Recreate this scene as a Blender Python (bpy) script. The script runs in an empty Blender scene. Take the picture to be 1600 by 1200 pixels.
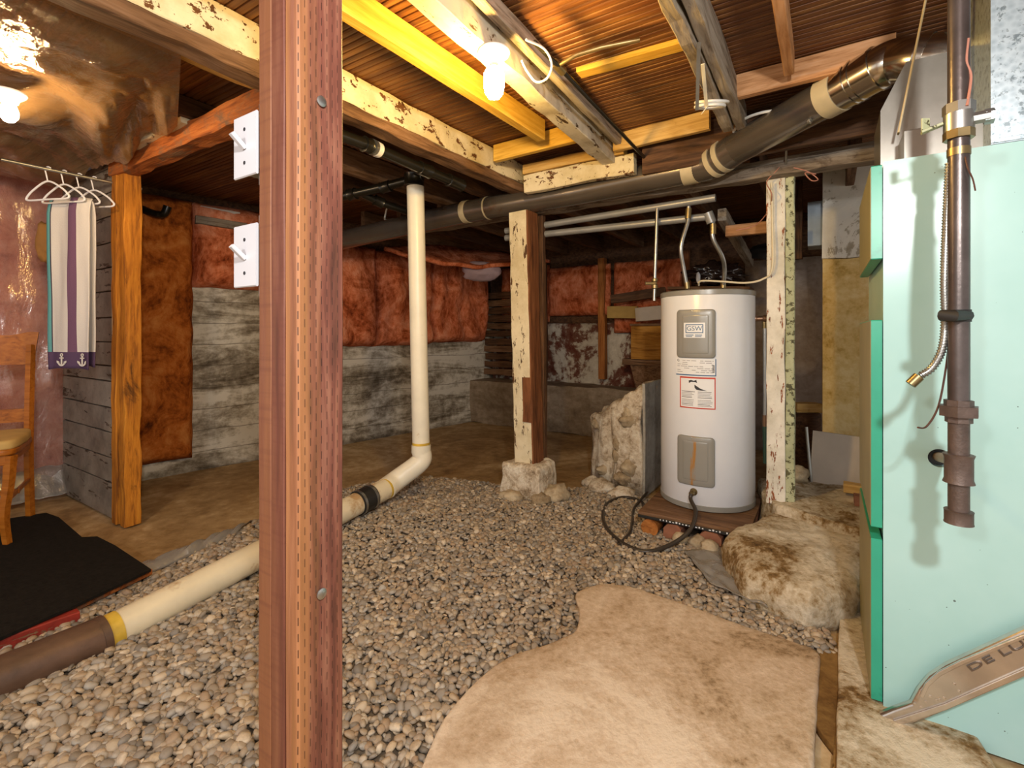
import bpy, bmesh, math, random
import numpy as np
from mathutils import Vector, Matrix, noise
random.seed(7)
R = random.Random(11)
COL = bpy.context.scene.collection
H = 1.2; F = 760.0; CX = 800.0; CY = 520.0
def P(px, py, Y): return Vector(((px-CX)/F*Y, Y, H-(py-CY)/F*Y))
def G(px, py, z=0.0):
    Y = (H-z)*F/(py-CY); return P(px, py, Y)
A1 = math.radians(32.8)
D1 = Vector((math.sin(A1), math.cos(A1), 0)); E2 = Vector((math.cos(A1), -math.sin(A1), 0)); D2 = -E2
UP = Vector((0, 0, 1))
def hx(s):
    s = s.lstrip('#'); v = [int(s[i:i+2], 16)/255 for i in (0, 2, 4)]
    return tuple((x/12.92 if x <= .04045 else ((x+.055)/1.055)**2.4) for x in v) + (1,)

# ------------------------------------------------------------ materials
class N:
    def __init__(s, name):
        s.m = bpy.data.materials.new(name); s.m.use_nodes = True
        s.t = s.m.node_tree; s.n = s.t.nodes; s.l = s.t.links
        s.b = s.n['Principled BSDF']; s.out = s.n['Material Output']
        s.tc = s.n.new('ShaderNodeTexCoord')
    def new(s, typ, **k):
        n = s.n.new(typ)
        for a, b in k.items(): setattr(n, a, b)
        return n
    def link(s, a, b): s.l.new(a, b)
    def coord(s, scale=(1, 1, 1)):
        mp = s.new('ShaderNodeMapping'); mp.inputs['Scale'].default_value = scale
        if not hasattr(s, 'off'):
            oi = s.new('ShaderNodeObjectInfo'); ml = s.new('ShaderNodeMath', operation='MULTIPLY'); ml.inputs[1].default_value = 23.0
            s.link(oi.outputs['Random'], ml.inputs[0]); va = s.new('ShaderNodeVectorMath', operation='ADD')
            s.link(s.tc.outputs['Object'], va.inputs[0]); s.link(ml.outputs[0], va.inputs[1]); s.off = va.outputs[0]
        s.link(s.off, mp.inputs[0]); return mp.outputs[0]
    def noise(s, co, scale, detail=6, rough=.6, dist=0):
        n = s.new('ShaderNodeTexNoise'); n.inputs['Scale'].default_value = scale
        n.inputs['Detail'].default_value = min(detail, 5); n.inputs['Roughness'].default_value = rough
        n.inputs['Distortion'].default_value = dist
        s.link(co, n.inputs['Vector']); return n.outputs['Fac']
    def ramp(s, fac, stops):
        r = s.new('ShaderNodeValToRGB'); e = r.color_ramp.elements
        while len(e) < len(stops): e.new(.5)
        for x, (p, c) in zip(e, stops): x.position = p; x.color = c if len(c) == 4 else tuple(c)+(1,)
        s.link(fac, r.inputs[0]); return r.outputs['Color']
    def mix(s, fac, a, b, mode='MIX'):
        m = s.new('ShaderNodeMix', data_type='RGBA', blend_type=mode)
        for v, i in ((fac, 0), (a, 6), (b, 7)):
            if hasattr(v, 'links'): s.link(v, m.inputs[i])
            else: m.inputs[i].default_value = v
        return m.outputs[2]
    def math(s, op, a, b=0.0, c=None):
        m = s.new('ShaderNodeMath', operation=op)
        for i, v in enumerate((a, b) if c is None else (a, b, c)):
            if hasattr(v, 'links'): s.link(v, m.inputs[i])
            else: m.inputs[i].default_value = v
        return m.outputs[0]
    def bump(s, h, strength=.3, dist=.01):
        b = s.new('ShaderNodeBump'); b.inputs['Strength'].default_value = strength; b.inputs['Distance'].default_value = dist
        s.link(h, b.inputs['Height']); s.link(b.outputs[0], s.b.inputs['Normal'])
    def setc(s, c):
        if hasattr(c, 'links'): s.link(c, s.b.inputs['Base Color'])
        else: s.b.inputs['Base Color'].default_value = c
    def rm(s, r, m=0, spec=None):
        if hasattr(r, 'links'): s.link(r, s.b.inputs['Roughness'])
        else: s.b.inputs['Roughness'].default_value = r
        s.b.inputs['Metallic'].default_value = m
        if spec is not None: s.b.inputs['Specular IOR Level'].default_value = spec

def wood(name, c1, c2, c3=None, sc=1, bump=.4, rough=.75, stain=None, stain_amt=.5):
    m = N(name); co = m.coord((1.2*sc, 14*sc, 14*sc))
    g = m.noise(co, 3, 8, .65, .6)
    g2 = m.noise(m.coord((1, 3, 3)), 2.2, 4, .6)
    c3 = c3 or c2
    col = m.ramp(g, [(.3, hx(c2)), (.5, hx(c1)), (.72, hx(c3))])
    col = m.mix(m.ramp(g2, [(.35, (0, 0, 0)), (.75, (.55,)*3)]), col, hx(c2))
    if stain:
        f = m.ramp(m.noise(m.coord((2, 3, 3)), 2.5, 7, .7, .4), [(stain_amt, (0, 0, 0)), (stain_amt+.12, (.85,)*3)])
        col = m.mix(f, col, hx(stain))
    m.setc(col); m.rm(rough, 0, .3); m.bump(g, bump, .006); return m.m
def peel(name, paint, paint2, under, amt=.56, sc=6, rough=.6, stretch=(1, 3, 3)):
    m = N(name); n1 = m.noise(m.coord(stretch), sc, 9, .72, .3)
    f = m.ramp(n1, [(amt, (0, 0, 0)), (amt+.015, (1, 1, 1))])
    g = m.noise(m.coord((1.2, 12, 12)), 3, 7, .6, .4)
    p = m.ramp(m.noise(m.coord(), 4, 8, .7), [(.35, hx(paint2)), (.6, hx(paint))])
    u = m.ramp(g, [(.35, tuple(v*.45 for v in hx(under)[:3])), (.6, hx(under))])
    m.setc(m.mix(f, p, u)); m.rm(rough, 0, .3)
    h = m.math('SUBTRACT', m.math('MULTIPLY', g, .4), m.math('MULTIPLY', f, .5)); m.bump(h, .5, .006); return m.m
def stone(name, stops, sc=2.0, fine=18, bump=.5, rough=.85, lines=None, dist=.3, axis=None, stretch=(1, 1, 1), bd=.015):
    m = N(name); n1 = m.noise(m.coord(stretch), sc, 9, .7, dist); n2 = m.noise(m.coord(), fine, 6, .7)
    f = m.math('MULTIPLY_ADD', n2, .35, m.math('MULTIPLY', n1, .75))
    col = m.ramp(f, [(p, hx(c)) for p, c in stops])
    h = m.math('ADD', m.math('MULTIPLY', n1, .6), m.math('MULTIPLY', n2, .5))
    if lines:
        sx = m.new('ShaderNodeSeparateXYZ'); m.link(m.tc.outputs['Object'], sx.inputs[0])
        z = m.math('ADD', sx.outputs['Z'], m.math('MULTIPLY', m.noise(m.coord(), 2.5, 3), .05))
        fr = m.math('FRACT', m.math('DIVIDE', z, lines))
        ln = m.math('LESS_THAN', fr, .045)
        col = m.mix(m.math('MULTIPLY', ln, .55), col, hx(stops[0][1])); h = m.math('SUBTRACT', h, m.math('MULTIPLY', ln, .5))
    m.setc(col); m.rm(rough, 0, .3); m.bump(h, bump, bd); return m.m
def plain(name, c, rough=.5, metal=0, var=.15, bump=0, spec=.5, sc=8, dirt=None, amt=.6):
    m = N(name); n = m.noise(m.coord(), sc, 6, .6); h = hx(c)
    col = m.ramp(n, [(.3, tuple(v*(1-var) for v in h[:3])), (.7, tuple(min(1, v*(1+var)) for v in h[:3]))])
    if dirt:
        f = m.ramp(m.noise(m.coord(), sc*.6, 8, .75), [(amt, (0, 0, 0)), (amt+.1, (.8,)*3)]); col = m.mix(f, col, hx(dirt))
    m.setc(col); m.rm(rough, metal, spec)
    if bump: m.bump(m.noise(m.coord(), sc*5, 4), bump, .003)
    return m.m

M = {}
M['oldwood'] = wood('weathered brown wood', '#7a5a3e', '#3e2818', '#93735a')
M['darkwood'] = wood('dark framing wood', '#5c3f28', '#2c1a0e', '#7a5638')
M['greywood'] = wood('weathered grey wood', '#a39684', '#5a4c3e', '#bdb3a4', bump=.8)
M['greydark'] = wood('dirty grey sill wood', '#8c7d6b', '#4a3a2a', '#a09482', bump=.7, stain='#3a2614', stain_amt=.55)
M['pine'] = wood('new pine', '#d2ab66', '#a8803f', '#e0c080', bump=.25, stain='#8a5c2a', stain_amt=.68)
M['yellowpine'] = wood('yellow pine joist', '#dcae48', '#b48a30', '#e8c468', bump=.2)
M['freshpine'] = wood('pale fir blocking', '#cf9a6a', '#9c6a40', '#deb088', bump=.25)
M['orange'] = wood('orange stained trim', '#c07820', '#6a3a0c', '#d8922e', bump=.5, stain='#3a2008', stain_amt=.6)
M['redorange'] = wood('rusty orange board', '#a85e28', '#5e2e12', '#bc7438', bump=.8, stain='#6a5542', stain_amt=.5)
M['creampeel'] = peel('cream paint on girder', '#dccfae', '#bfae84', '#6a4424', .57, 9, stretch=(1.5, 2, 2))
M['creampost'] = peel('cream flaking paint', '#ddd0b0', '#c0b08c', '#5a3c22', .585, 8)
M['whitepost'] = peel('white flaking paint', '#e6e1d4', '#c0baa8', '#98562c', .59, 7, stretch=(1, 4, 4))
M['greenedge'] = peel('green mottled paint', '#b9bc98', '#989c78', '#5c5a3c', .55, 26, stretch=(1, 1, 1))
M['whitejoist'] = peel('whitewashed joist', '#cdc3ae', '#a3967f', '#6d5335', .60, 5, stretch=(1, 3, 3))
M['brownside'] = wood('bare brown post side', '#7a4a2a', '#43240f', '#94603a', bump=.6)
M['ceil'] = None
def mk_ceiling():
    m = N('stained beadboard'); co = m.coord((1.0, 16, 16)); g = m.noise(co, 2.4, 8, .6, .3)
    pl = m.noise(m.coord((.5, 7, 1)), 1.6, 3, .5)
    col = m.ramp(g, [(.28, hx('#38200f')), (.5, hx('#744a28')), (.72, hx('#a2743e'))])
    col = m.mix(m.ramp(pl, [(.35, (0, 0, 0)), (.65, (.7,)*3)]), col, hx('#5a2e10'))
    m.setc(col); m.rm(.5, 0, .4); m.bump(g, .3, .004); return m.m
M['ceil'] = mk_ceiling()
M['floor'] = stone('stained basement concrete', [(.36, '#6a5236'), (.48, '#92764e'), (.57, '#ac9066'), (.68, '#cdb690')], .9, 14, .35, .6, stretch=(1, 1, 1), dist=.9)
M['slab'] = stone('pale sandy concrete', [(.40, '#8a7254'), (.46, '#b29a7c'), (.54, '#c6b096'), (.64, '#dac9b2')], 1.8, 42, .6, .75, dist=.8)
M['wallcon'] = stone('grey board formed concrete', [(.38, '#4c4234'), (.47, '#7e7464'), (.54, '#a8a090'), (.62, '#d0cabc')], 2.0, 12, .6, .85, lines=.19, stretch=(.6, .6, 2.4), dist=.8)
M['lowcon'] = stone('brownish concrete footing', [(.34, '#4a3c2e'), (.5, '#74634e'), (.68, '#958571')], 2, 14, .5, .85, stretch=(.6, .6, 1.8))
M['rubble'] = stone('rubble concrete', [(.37, '#5c4c3a'), (.46, '#a08d74'), (.55, '#ccbda6'), (.66, '#e4dcca')], 9, 46, 1.0, .9, bd=.02)
M['smoothcon'] = stone('cast grey concrete', [(.34, '#6a655c'), (.5, '#97938a'), (.68, '#b2aea4')], 3, 30, .4, .85)
M['ledge'] = stone('old stained ledge concrete', [(.41, '#4a3418'), (.49, '#80643c'), (.54, '#a8977a'), (.64, '#cfc3ac')], 2.6, 38, 1.0, .85, dist=.15)
M['rock'] = stone('field stone', [(.36, '#6b5942'), (.5, '#9c8a6e'), (.66, '#c0b094')], 5, 28, .7, .85)
M['backstone'] = stone('painted rubble wall', [(.37, '#2a1710'), (.46, '#5c2c1c'), (.53, '#6e4a3a'), (.575, '#b8ae9c'), (.7, '#d4ccba')], 1.9, 10, .9, .85, dist=.7)
M['plaster'] = stone('grey parged wall', [(.34, '#6e5f52'), (.5, '#8c7d70'), (.68, '#a89c90')], 1.5, 16, .2, .9)
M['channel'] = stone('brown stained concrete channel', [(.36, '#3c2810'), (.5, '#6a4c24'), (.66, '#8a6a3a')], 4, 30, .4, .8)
M['base'] = plain('damp gravel base', '#6a5c4a', .95)
def mk_ins(name, a, b, c, d):
    m = N(name); n1 = m.noise(m.coord(), 3.2, 8, .7, 1.2); n2 = m.noise(m.coord((1, 1, .6)), 22, 6, .7)
    f = m.math('MULTIPLY_ADD', n2, .4, m.math('MULTIPLY', n1, .7))
    m.setc(m.ramp(f, [(.38, hx(a)), (.48, hx(b)), (.58, hx(c)), (.72, hx(d))])); m.rm(.95, 0, .1)
    m.bump(m.math('ADD', n1, m.math('MULTIPLY', n2, .6)), .9, .03); return m.m
M['ins'] = mk_ins('pink brown fibreglass', '#5a2412', '#a4522e', '#cc7650', '#e09a78')
M['insdark'] = mk_ins('rust fibreglass', '#4a2410', '#8a4618', '#b46428', '#cc8444')
M['inspink'] = mk_ins('pink fibreglass behind plastic', '#a85a40', '#d0836a', '#e09c82', '#f0bca8')
def mk_film(name, tint, amt, bsc=5):
    m = N(name); g = m.new('ShaderNodeBsdfGlossy'); g.inputs['Roughness'].default_value = .13; g.inputs['Color'].default_value = (1, .97, .93, 1)
    t = m.new('ShaderNodeBsdfTransparent'); t.inputs['Color'].default_value = hx(tint)
    d = m.new('ShaderNodeBsdfDiffuse'); d.inputs['Color'].default_value = hx(tint)
    b = m.new('ShaderNodeBump'); b.inputs['Strength'].default_value = .6; b.inputs['Distance'].default_value = .02
    m.link(m.noise(m.coord((1.6, 1.6, .7)), bsc, 5, .6, 1.5), b.inputs['Height']); m.link(b.outputs[0], g.inputs['Normal'])
    lw = m.new('ShaderNodeLayerWeight'); lw.inputs[0].default_value = .45
    x1 = m.new('ShaderNodeMixShader'); x1.inputs[0].default_value = amt; m.link(t.outputs[0], x1.inputs[1]); m.link(d.outputs[0], x1.inputs[2])
    x2 = m.new('ShaderNodeMixShader'); m.link(m.math('MULTIPLY_ADD', lw.outputs['Fresnel'], .6, .08), x2.inputs[0])
    m.link(x1.outputs[0], x2.inputs[1]); m.link(g.outputs[0], x2.inputs[2]); m.link(x2.outputs[0], m.out.inputs[0]); return m.m
M['film'] = mk_film('clear vapour barrier', '#f8ece6', .14)
M['filmceil'] = mk_film('brownish poly sheet', '#b89468', .30, 7)
M['filmgrey'] = mk_film('dusty clear poly', '#c8c4bc', .35, 9)
M['pvc'] = plain('cream pvc', '#e4ddc8', .35, 0, .06, dirt='#b49a66', amt=.66)
M['glue'] = plain('yellow pvc cement', '#c9a63c', .4, 0, .3)
M['pvcdirty'] = plain('scuffed cream pvc', '#dccfb0', .45, 0, .1, dirt='#a67c48', amt=.52, sc=5)
M['castiron'] = plain('brown cast iron', '#5d4535', .5, .2, .3, .3, dirt='#3a3028', amt=.55)
M['rubber'] = plain('black rubber', '#1c1b1a', .5)
M['abs'] = plain('black abs', '#17150f', .3, 0, .2, dirt='#4a4030', amt=.62)
M['greypipe'] = plain('dusty grey pipe', '#8a8a88', .35, .3, .12)
M['duct'] = plain('dull dark galvanised duct', '#766d63', .23, .7, .12, dirt='#6a5038', amt=.6, sc=4)
M['silver'] = plain('shiny duct steel', '#bdb6aa', .18, 1, .12, sc=4)
M['tape'] = plain('foil and cloth tape', '#b8aa8a', .6, .1, .12)
M['steel'] = plain('bright steel', '#a8a8a4', .32, .9, .15)
M['copper'] = plain('aged copper', '#8c6c54', .4, .75, .3)
M['brass'] = plain('brass', '#92805a', .35, .85, .25)
M['black'] = plain('black plastic', '#121110', .4)
M['blackpipe'] = plain('black iron gas pipe', '#5c5350', .3, .65, .25, .15, sc=12, dirt='#6a5546', amt=.62)
M['rustpipe'] = plain('rusty malleable fitting', '#5e5049', .5, .45, .3, .4, sc=20, dirt='#b0a89c', amt=.70)
M['tank'] = plain('white enamel', '#e0e3e8', .25, 0, .02)
M['tankgrey'] = plain('grey enamel', '#8d8c86', .3, .1, .05)
def mk_rustcover():
    m = N('grey cover with rust runs'); sx = m.new('ShaderNodeSeparateXYZ'); m.link(m.tc.outputs['Object'], sx.inputs[0])
    ang = m.math('ARCTAN2', sx.outputs['Y'], sx.outputs['X'])
    a0 = math.atan2(-.928, -.371)-.26
    wob = m.math('MULTIPLY', m.math('SUBTRACT', m.noise(m.coord((1, 1, .3)), 6, 4), .5), .25)
    dd = m.math('ABSOLUTE', m.math('SUBTRACT', m.math('ADD', ang, wob), a0))
    f = m.math('LESS_THAN', dd, .055); f2 = m.math('MULTIPLY', f, m.ramp(m.noise(m.coord((6, 6, .8)), 10, 4), [(.42, (0, 0, 0)), (.62, (1, 1, 1))]))
    m.setc(m.mix(f2, hx('#8d8c86'), hx('#a5763a'))); m.rm(.3, .1); return m.m
M['rustcover'] = mk_rustcover()
M['labelwhite'] = plain('white label', '#e4e6e8', .4, 0, .02)
M['labelblue'] = plain('blue print', '#35628e', .4)
M['labelred'] = plain('red print', '#c4442e', .4)
M['ink'] = plain('black print', '#26262a', .5)
M['inkgrey'] = plain('grey print', '#8c8e94', .5)
def mk_teal():
    m = N('pale aqua enamel'); n = m.noise(m.coord(), 1.4, 5, .6)
    col = m.ramp(n, [(.3, hx('#9ac6c2')), (.7, hx('#b0d6d4'))])
    v = m.new('ShaderNodeTexVoronoi'); v.inputs['Scale'].default_value = 34; m.link(m.coord(), v.inputs['Vector'])
    sp = m.math('LESS_THAN', v.outputs['Distance'], m.math('MULTIPLY', m.math('SUBTRACT', m.noise(m.coord(), 5, 5), .44), .5))
    col = m.mix(m.math('MULTIPLY', sp, .8), col, hx('#3c423c'))
    m.setc(col); m.rm(.22, .0, .6); return m.m
M['teal'] = mk_teal()
M['green'] = plain('bright green enamel', '#2f9f82', .35, 0, .06, dirt='#1f7c66', amt=.6)
M['olive'] = plain('olive tan front', '#8c8456', .4, 0, .15, sc=4)  # mottled olive tan on the front faces of the green panels
def mk_galv():
    m = N('spangled galvanised sheet'); v = m.new('ShaderNodeTexVoronoi'); v.inputs['Scale'].default_value = 60; m.link(m.coord(), v.inputs['Vector'])
    s = m.ramp(m.noise(m.coord(), 45, 5, .7), [(.55, (0, 0, 0)), (.62, (.7,)*3)])
    c = m.ramp(v.outputs['Distance'], [(.1, hx('#a4b6c0')), (.7, hx('#c0d0d8'))])
    m.setc(m.mix(s, c, hx('#58666c'))); m.rm(.35, .7); return m.m
M['galv'] = mk_galv()
M['galvdark'] = plain('dull galvanised', '#8d8a82', .3, .85, .2, sc=5)
M['plate'] = plain('white switch plate', '#c4c5ca', .35, 0, .02)
M['white'] = plain('white plastic', '#e6e6ea', .3, 0, .02)
M['mat_black'] = plain('black ribbed carpet', '#1e1b17', .95, 0, .3, .6, sc=60, spec=.1)
M['plyedge'] = wood('plywood edge', '#8a5a34', '#4a2c16', '#a8764a')
M['redboard'] = peel('red painted board', '#a8382c', '#7c2a20', '#8a6a4c', .60, 6)
M['chair'] = wood('honey maple chair', '#a8621c', '#7c440f', '#b8742a', bump=.1, rough=.35)
M['cushion'] = plain('tan seat pad', '#bb9a5c', .8, 0, .1, .3)
M['shiplap'] = peel('grey worn shiplap', '#8e8578', '#6a6258', '#4c3b2c', .60, 4, stretch=(1, 4, 4))
M['cardboard'] = plain('cardboard', '#a98a4c', .85)
M['boxwood'] = wood('amber box wood', '#b07a2c', '#6e420f', '#c8944a', bump=.3)
M['brick'] = plain('worn brick', '#8a5a42', .85, 0, .25, .5, sc=14)
M['logend'] = wood('cut log', '#a8682e', '#6e3e18', '#c08448', bump=.5)
M['hose'] = plain('dark hose', '#3a332c', .4, 0, .2)
M['cable'] = plain('cream cable', '#d6cdb4', .45, 0, .08)
M['cablew'] = plain('white cable', '#d8d6ce', .45, 0, .05)
M['pinkwire'] = plain('pinkish bell wire', '#a8705c', .5)
M['darkwire'] = plain('dark twisted wire', '#4a2c20', .5)
M['ledgepanel'] = plain('off white panel', '#b8ab9c', .5, 0, .08)
M['chim_y'] = stone('yellowed chimney plaster', [(.40, '#6a4c1c'), (.45, '#b8964e'), (.54, '#d4b472'), (.66, '#e2ca92')], 3.0, 26, .4, .85)
M['chim_w'] = stone('peeling white chimney plaster', [(.40, '#8c8068'), (.485, '#b0a898'), (.505, '#dcd8ce'), (.7, '#eae6dc')], 3.2, 10, .5, .85, dist=.9)
M['bluebox'] = plain('dusty blue grey duct', '#8c98a2', .5, .2)
M['deluxe'] = plain('worn pressed metal', '#d4ccc4', .22, .92, .2, sc=6, dirt='#c0a680', amt=.62)
def mk_treated(name, dash):
    m = N(name); g = m.noise(m.coord((1, 14, 14)), 4, 7, .6, .3)
    band = m.noise(m.coord((.25, 14, 14)), 1.4, 2, .5)
    col = m.ramp(g, [(.3, hx('#482a20')), (.5, hx('#744436')), (.72, hx('#966650'))])
    col = m.mix(m.ramp(band, [(.48, (0, 0, 0)), (.62, (.6,)*3)]), col, hx('#b07a48'))
    if not dash: col = m.mix(.6, col, hx('#5e3426'))
    if dash:
        sx = m.new('ShaderNodeSeparateXYZ'); m.link(m.tc.outputs['Object'], sx.inputs[0])
        u = m.math('DIVIDE', sx.outputs['Y'], .0105); cell = m.math('FLOOR', u); fu = m.math('FRACT', u)
        vv = m.math('ADD', m.math('DIVIDE', sx.outputs['X'], .026), m.math('MULTIPLY', m.math('MODULO', cell, 2), .5))
        d = m.math('MULTIPLY', m.math('LESS_THAN', fu, .13), m.math('LESS_THAN', m.math('FRACT', vv), .5))
        col = m.mix(m.math('MULTIPLY', d, .8), col, hx('#2c1812')); g = m.math('SUBTRACT', g, m.math('MULTIPLY', d, .8))
    else:
        s = m.noise(m.coord((40, 1.2, 1.2)), 3, 3, .5); col = m.mix(m.ramp(s, [(.5, (0, 0, 0)), (.7, (.35,)*3)]), col, hx('#5c3026'))
    m.setc(col); m.rm(.5, 0, .4); m.bump(g, .35, .003); return m.m
M['treated'] = mk_treated('incised treated lumber', True); M['treated2'] = mk_treated('treated lumber edge', False)
def mk_peb(name, island):
    m = N(name)
    if island: g = m.new('ShaderNodeNewGeometry'); f = g.outputs['Random Per Island']
    else: g = m.new('ShaderNodeObjectInfo'); f = g.outputs['Random']
    c = m.ramp(f, [(0, hx('#6c6459')), (.2, hx('#a8967e')), (.4, hx('#857e74')), (.55, hx('#bda98c')), (.7, hx('#9a8268')), (.85, hx('#a39c90')), (1, hx('#cfbda2'))])
    n = m.noise(m.coord(), 90, 3); c = m.mix(m.ramp(n, [(.4, (0, 0, 0)), (.7, (.3,)*3)]), c, hx('#6a5c4c'))
    m.setc(c); m.rm(.6, 0, .4); return m.m
M['peb'] = mk_peb('river pebbles', True); M['peb1'] = mk_peb('river pebble', False)
def mk_emit(name, col, e):
    m = N(name); m.setc((1, 1, 1, 1)); m.b.inputs['Emission Color'].default_value = col; m.b.inputs['Emission Strength'].default_value = e; return m.m
M['bulb'] = mk_emit('lit bulb', (1, .62, .17, 1), 560)
M['bulb2'] = mk_emit('lit bulb left', (1, .66, .32, 1), 480)
def mk_towel():
    m = N('striped terry cloth'); sx = m.new('ShaderNodeSeparateXYZ'); m.link(m.tc.outputs['Object'], sx.inputs[0])
    x, z = sx.outputs['X'], sx.outputs['Z']
    def band(v, a, b): return m.math('MULTIPLY', m.math('GREATER_THAN', v, a), m.math('LESS_THAN', v, b))
    col = m.mix(band(x, -1, -.122), hx('#cfcac4'), hx('#5f9a9c'))
    col = m.mix(band(x, -.124, -.117), col, hx('#4a3f4c'))
    col = m.mix(band(x, .010, .064), col, hx('#6e5068'))
    col = m.mix(band(z, -3, -.915), col, hx('#57445e'))
    m.setc(col); m.rm(.95, 0, .1); m.bump(m.noise(m.coord(), 220, 3), .5, .003); return m.m
M['towel'] = mk_towel()

# ------------------------------------------------------------ object helpers
W = {}
def link(name, me, mat, Mw=None, parent=None, smooth=False):
    o = bpy.data.objects.new(name, me); COL.objects.link(o)
    if mat is not None:
        for mm in (mat if isinstance(mat, (list, tuple)) else [mat]):
            me.materials.append(M[mm] if isinstance(mm, str) else mm)
    Mw = Mw or Matrix.Identity(4); W[o.name] = Mw
    if parent is not None:
        o.parent = parent; o.matrix_basis = W[parent.name].inverted() @ Mw
    else: o.matrix_basis = Mw
    if smooth: me.polygons.foreach_set('use_smooth', [True]*len(me.polygons))
    return o
def mesh(name, v, f, mat, Mw=None, parent=None, smooth=False, origin=None):
    v = [Vector(p) for p in v]
    if Mw is None:
        if origin is None:
            lo = [min(p[i] for p in v) for i in range(3)]; hi = [max(p[i] for p in v) for i in range(3)]
            origin = Vector(((lo[0]+hi[0])/2, (lo[1]+hi[1])/2, lo[2]))
        Mw = Matrix.Translation(origin); v = [p-Vector(origin) for p in v]
    me = bpy.data.meshes.new(name); me.from_pydata([tuple(p) for p in v], [], f); me.update()
    bm = bmesh.new(); bm.from_mesh(me); bmesh.ops.recalc_face_normals(bm, faces=bm.faces); bm.to_mesh(me); bm.free()
    return link(name, me, mat, Mw, parent, smooth)
def tag(o, label=None, cat=None, group=None, kind=None):
    if label: o['label'] = label
    if cat: o['category'] = cat
    if group: o['group'] = group
    if kind: o['kind'] = kind
    return o
def empty(name, loc, label, cat, group=None):
    o = bpy.data.objects.new(name, None); COL.objects.link(o); o.empty_display_size = .1
    Mw = Matrix.Translation(Vector(loc)); o.matrix_basis = Mw; W[o.name] = Mw
    return tag(o, label, cat, group)
def frame(x, up=UP):
    x = Vector(x).normalized(); y = Vector(up).cross(x)
    if y.length < 1e-4: y = Vector((0, 1, 0)).cross(x)
    y.normalize(); z = x.cross(y); m = Matrix((x, y, z)).transposed().to_4x4(); return m
def beam_geo(L, w, h, jit=.003, ch=.004, step=.07, seed=0):
    ring = [(-w/2+ch, -h/2), (0, -h/2), (w/2-ch, -h/2), (w/2, -h/2+ch), (w/2, 0), (w/2, h/2-ch), (w/2-ch, h/2), (0, h/2), (-w/2+ch, h/2), (-w/2, h/2-ch), (-w/2, 0), (-w/2, -h/2+ch)]
    n = max(1, int(L/step)) if jit else 1; v = []; f = []; k = len(ring)
    for i in range(n+1):
        x = L*i/n
        for (a, b) in ring:
            q = Vector((x*6+seed, a*9+seed*2.1, b*9))
            d = noise.noise_vector(q)*jit*1.6 if jit else Vector((0, 0, 0))
            v.append((x+d.x*.6, a+d.y, b+d.z))
    for i in range(n):
        for j in range(k):
            f.append((i*k+j, i*k+(j+1) % k, (i+1)*k+(j+1) % k, (i+1)*k+j))
    f.append(tuple(range(k))[::-1]); f.append(tuple(n*k+j for j in range(k)))
    return v, f
def beam(name, a, b, w, h, mat, parent=None, jit=.003, up=UP, ch=.004, step=.07):
    a = Vector(a); b = Vector(b); v, f = beam_geo((b-a).length, w, h, jit, ch, step, R.random()*50)
    return mesh(name, v, f, mat, Matrix.Translation(a) @ frame(b-a, up), parent)
def obox(name, o, ex, ey, ez, mat, parent=None, jit=0.0, bev=.003):
    """box from a corner o with three edge vectors; local x along ex"""
    o = Vector(o); ex = Vector(ex); ey = Vector(ey); ez = Vector(ez)
    a = o+ey/2+ez/2; return beam(name, a, a+ex, ey.length, ez.length, mat, parent, jit, up=ez, ch=bev)
def smooth_path(pts, n=8):
    pts = [Vector(p) for p in pts]; out = []
    for i in range(len(pts)-1):
        p0 = pts[max(i-1, 0)]; p1 = pts[i]; p2 = pts[i+1]; p3 = pts[min(i+2, len(pts)-1)]
        for k in range(n):
            t = k/n
            out.append(.5*((2*p1)+(p2-p0)*t+(2*p0-5*p1+4*p2-p3)*t*t+(-p0+3*p1-3*p2+p3)*t**3))
    out.append(pts[-1]); return out
def tube_geo(path, r, seg=14, cap=True):
    path = [Vector(p) for p in path]; v = []; f = []; n = len(path)
    rs = r if isinstance(r, (list, tuple)) else [r]*n
    t0 = (path[1]-path[0]).normalized(); nrm = t0.orthogonal().normalized()
    for i, p in enumerate(path):
        t = (path[min(i+1, n-1)]-path[max(i-1, 0)]).normalized()
        nrm = (nrm-t*nrm.dot(t)).normalized(); bn = t.cross(nrm)
        for k in range(seg):
            a = 2*math.pi*k/seg; v.append(p+(nrm*math.cos(a)+bn*math.sin(a))*rs[i])
    for i in range(n-1):
        for k in range(seg): f.append((i*seg+k, i*seg+(k+1) % seg, (i+1)*seg+(k+1) % seg, (i+1)*seg+k))
    if cap: f.append(tuple(range(seg))[::-1]); f.append(tuple((n-1)*seg+k for k in range(seg)))
    return v, f
def autosm(o, ang=40):
    me = o.data; me.polygons.foreach_set('use_smooth', [True]*len(me.polygons))
    bm = bmesh.new(); bm.from_mesh(me)
    for e in bm.edges:
        if len(e.link_faces) == 2 and e.calc_face_angle(0) > math.radians(ang): e.smooth = False
    bm.to_mesh(me); bm.free(); return o
def tube(name, path, r, mat, parent=None, seg=14, sm=0, cap=True):
    if sm: path = smooth_path(path, sm)
    v, f = tube_geo(path, r, seg, cap); return autosm(mesh(name, v, f, mat, None, parent))
def ring_on(name, a, b, r, mat, parent=None, seg=28, lip=0):
    a = Vector(a); b = Vector(b)
    if lip: pts = [a, a+(b-a)*.02, a+(b-a)*.15, a+(b-a)*.85, a+(b-a)*.98, b]; rs = [r*.96, r+lip, r, r, r+lip, r*.96]
    else: pts = [a, b]; rs = r
    v, f = tube_geo(pts, rs, seg); return autosm(mesh(name, v, f, mat, None, parent))
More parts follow.
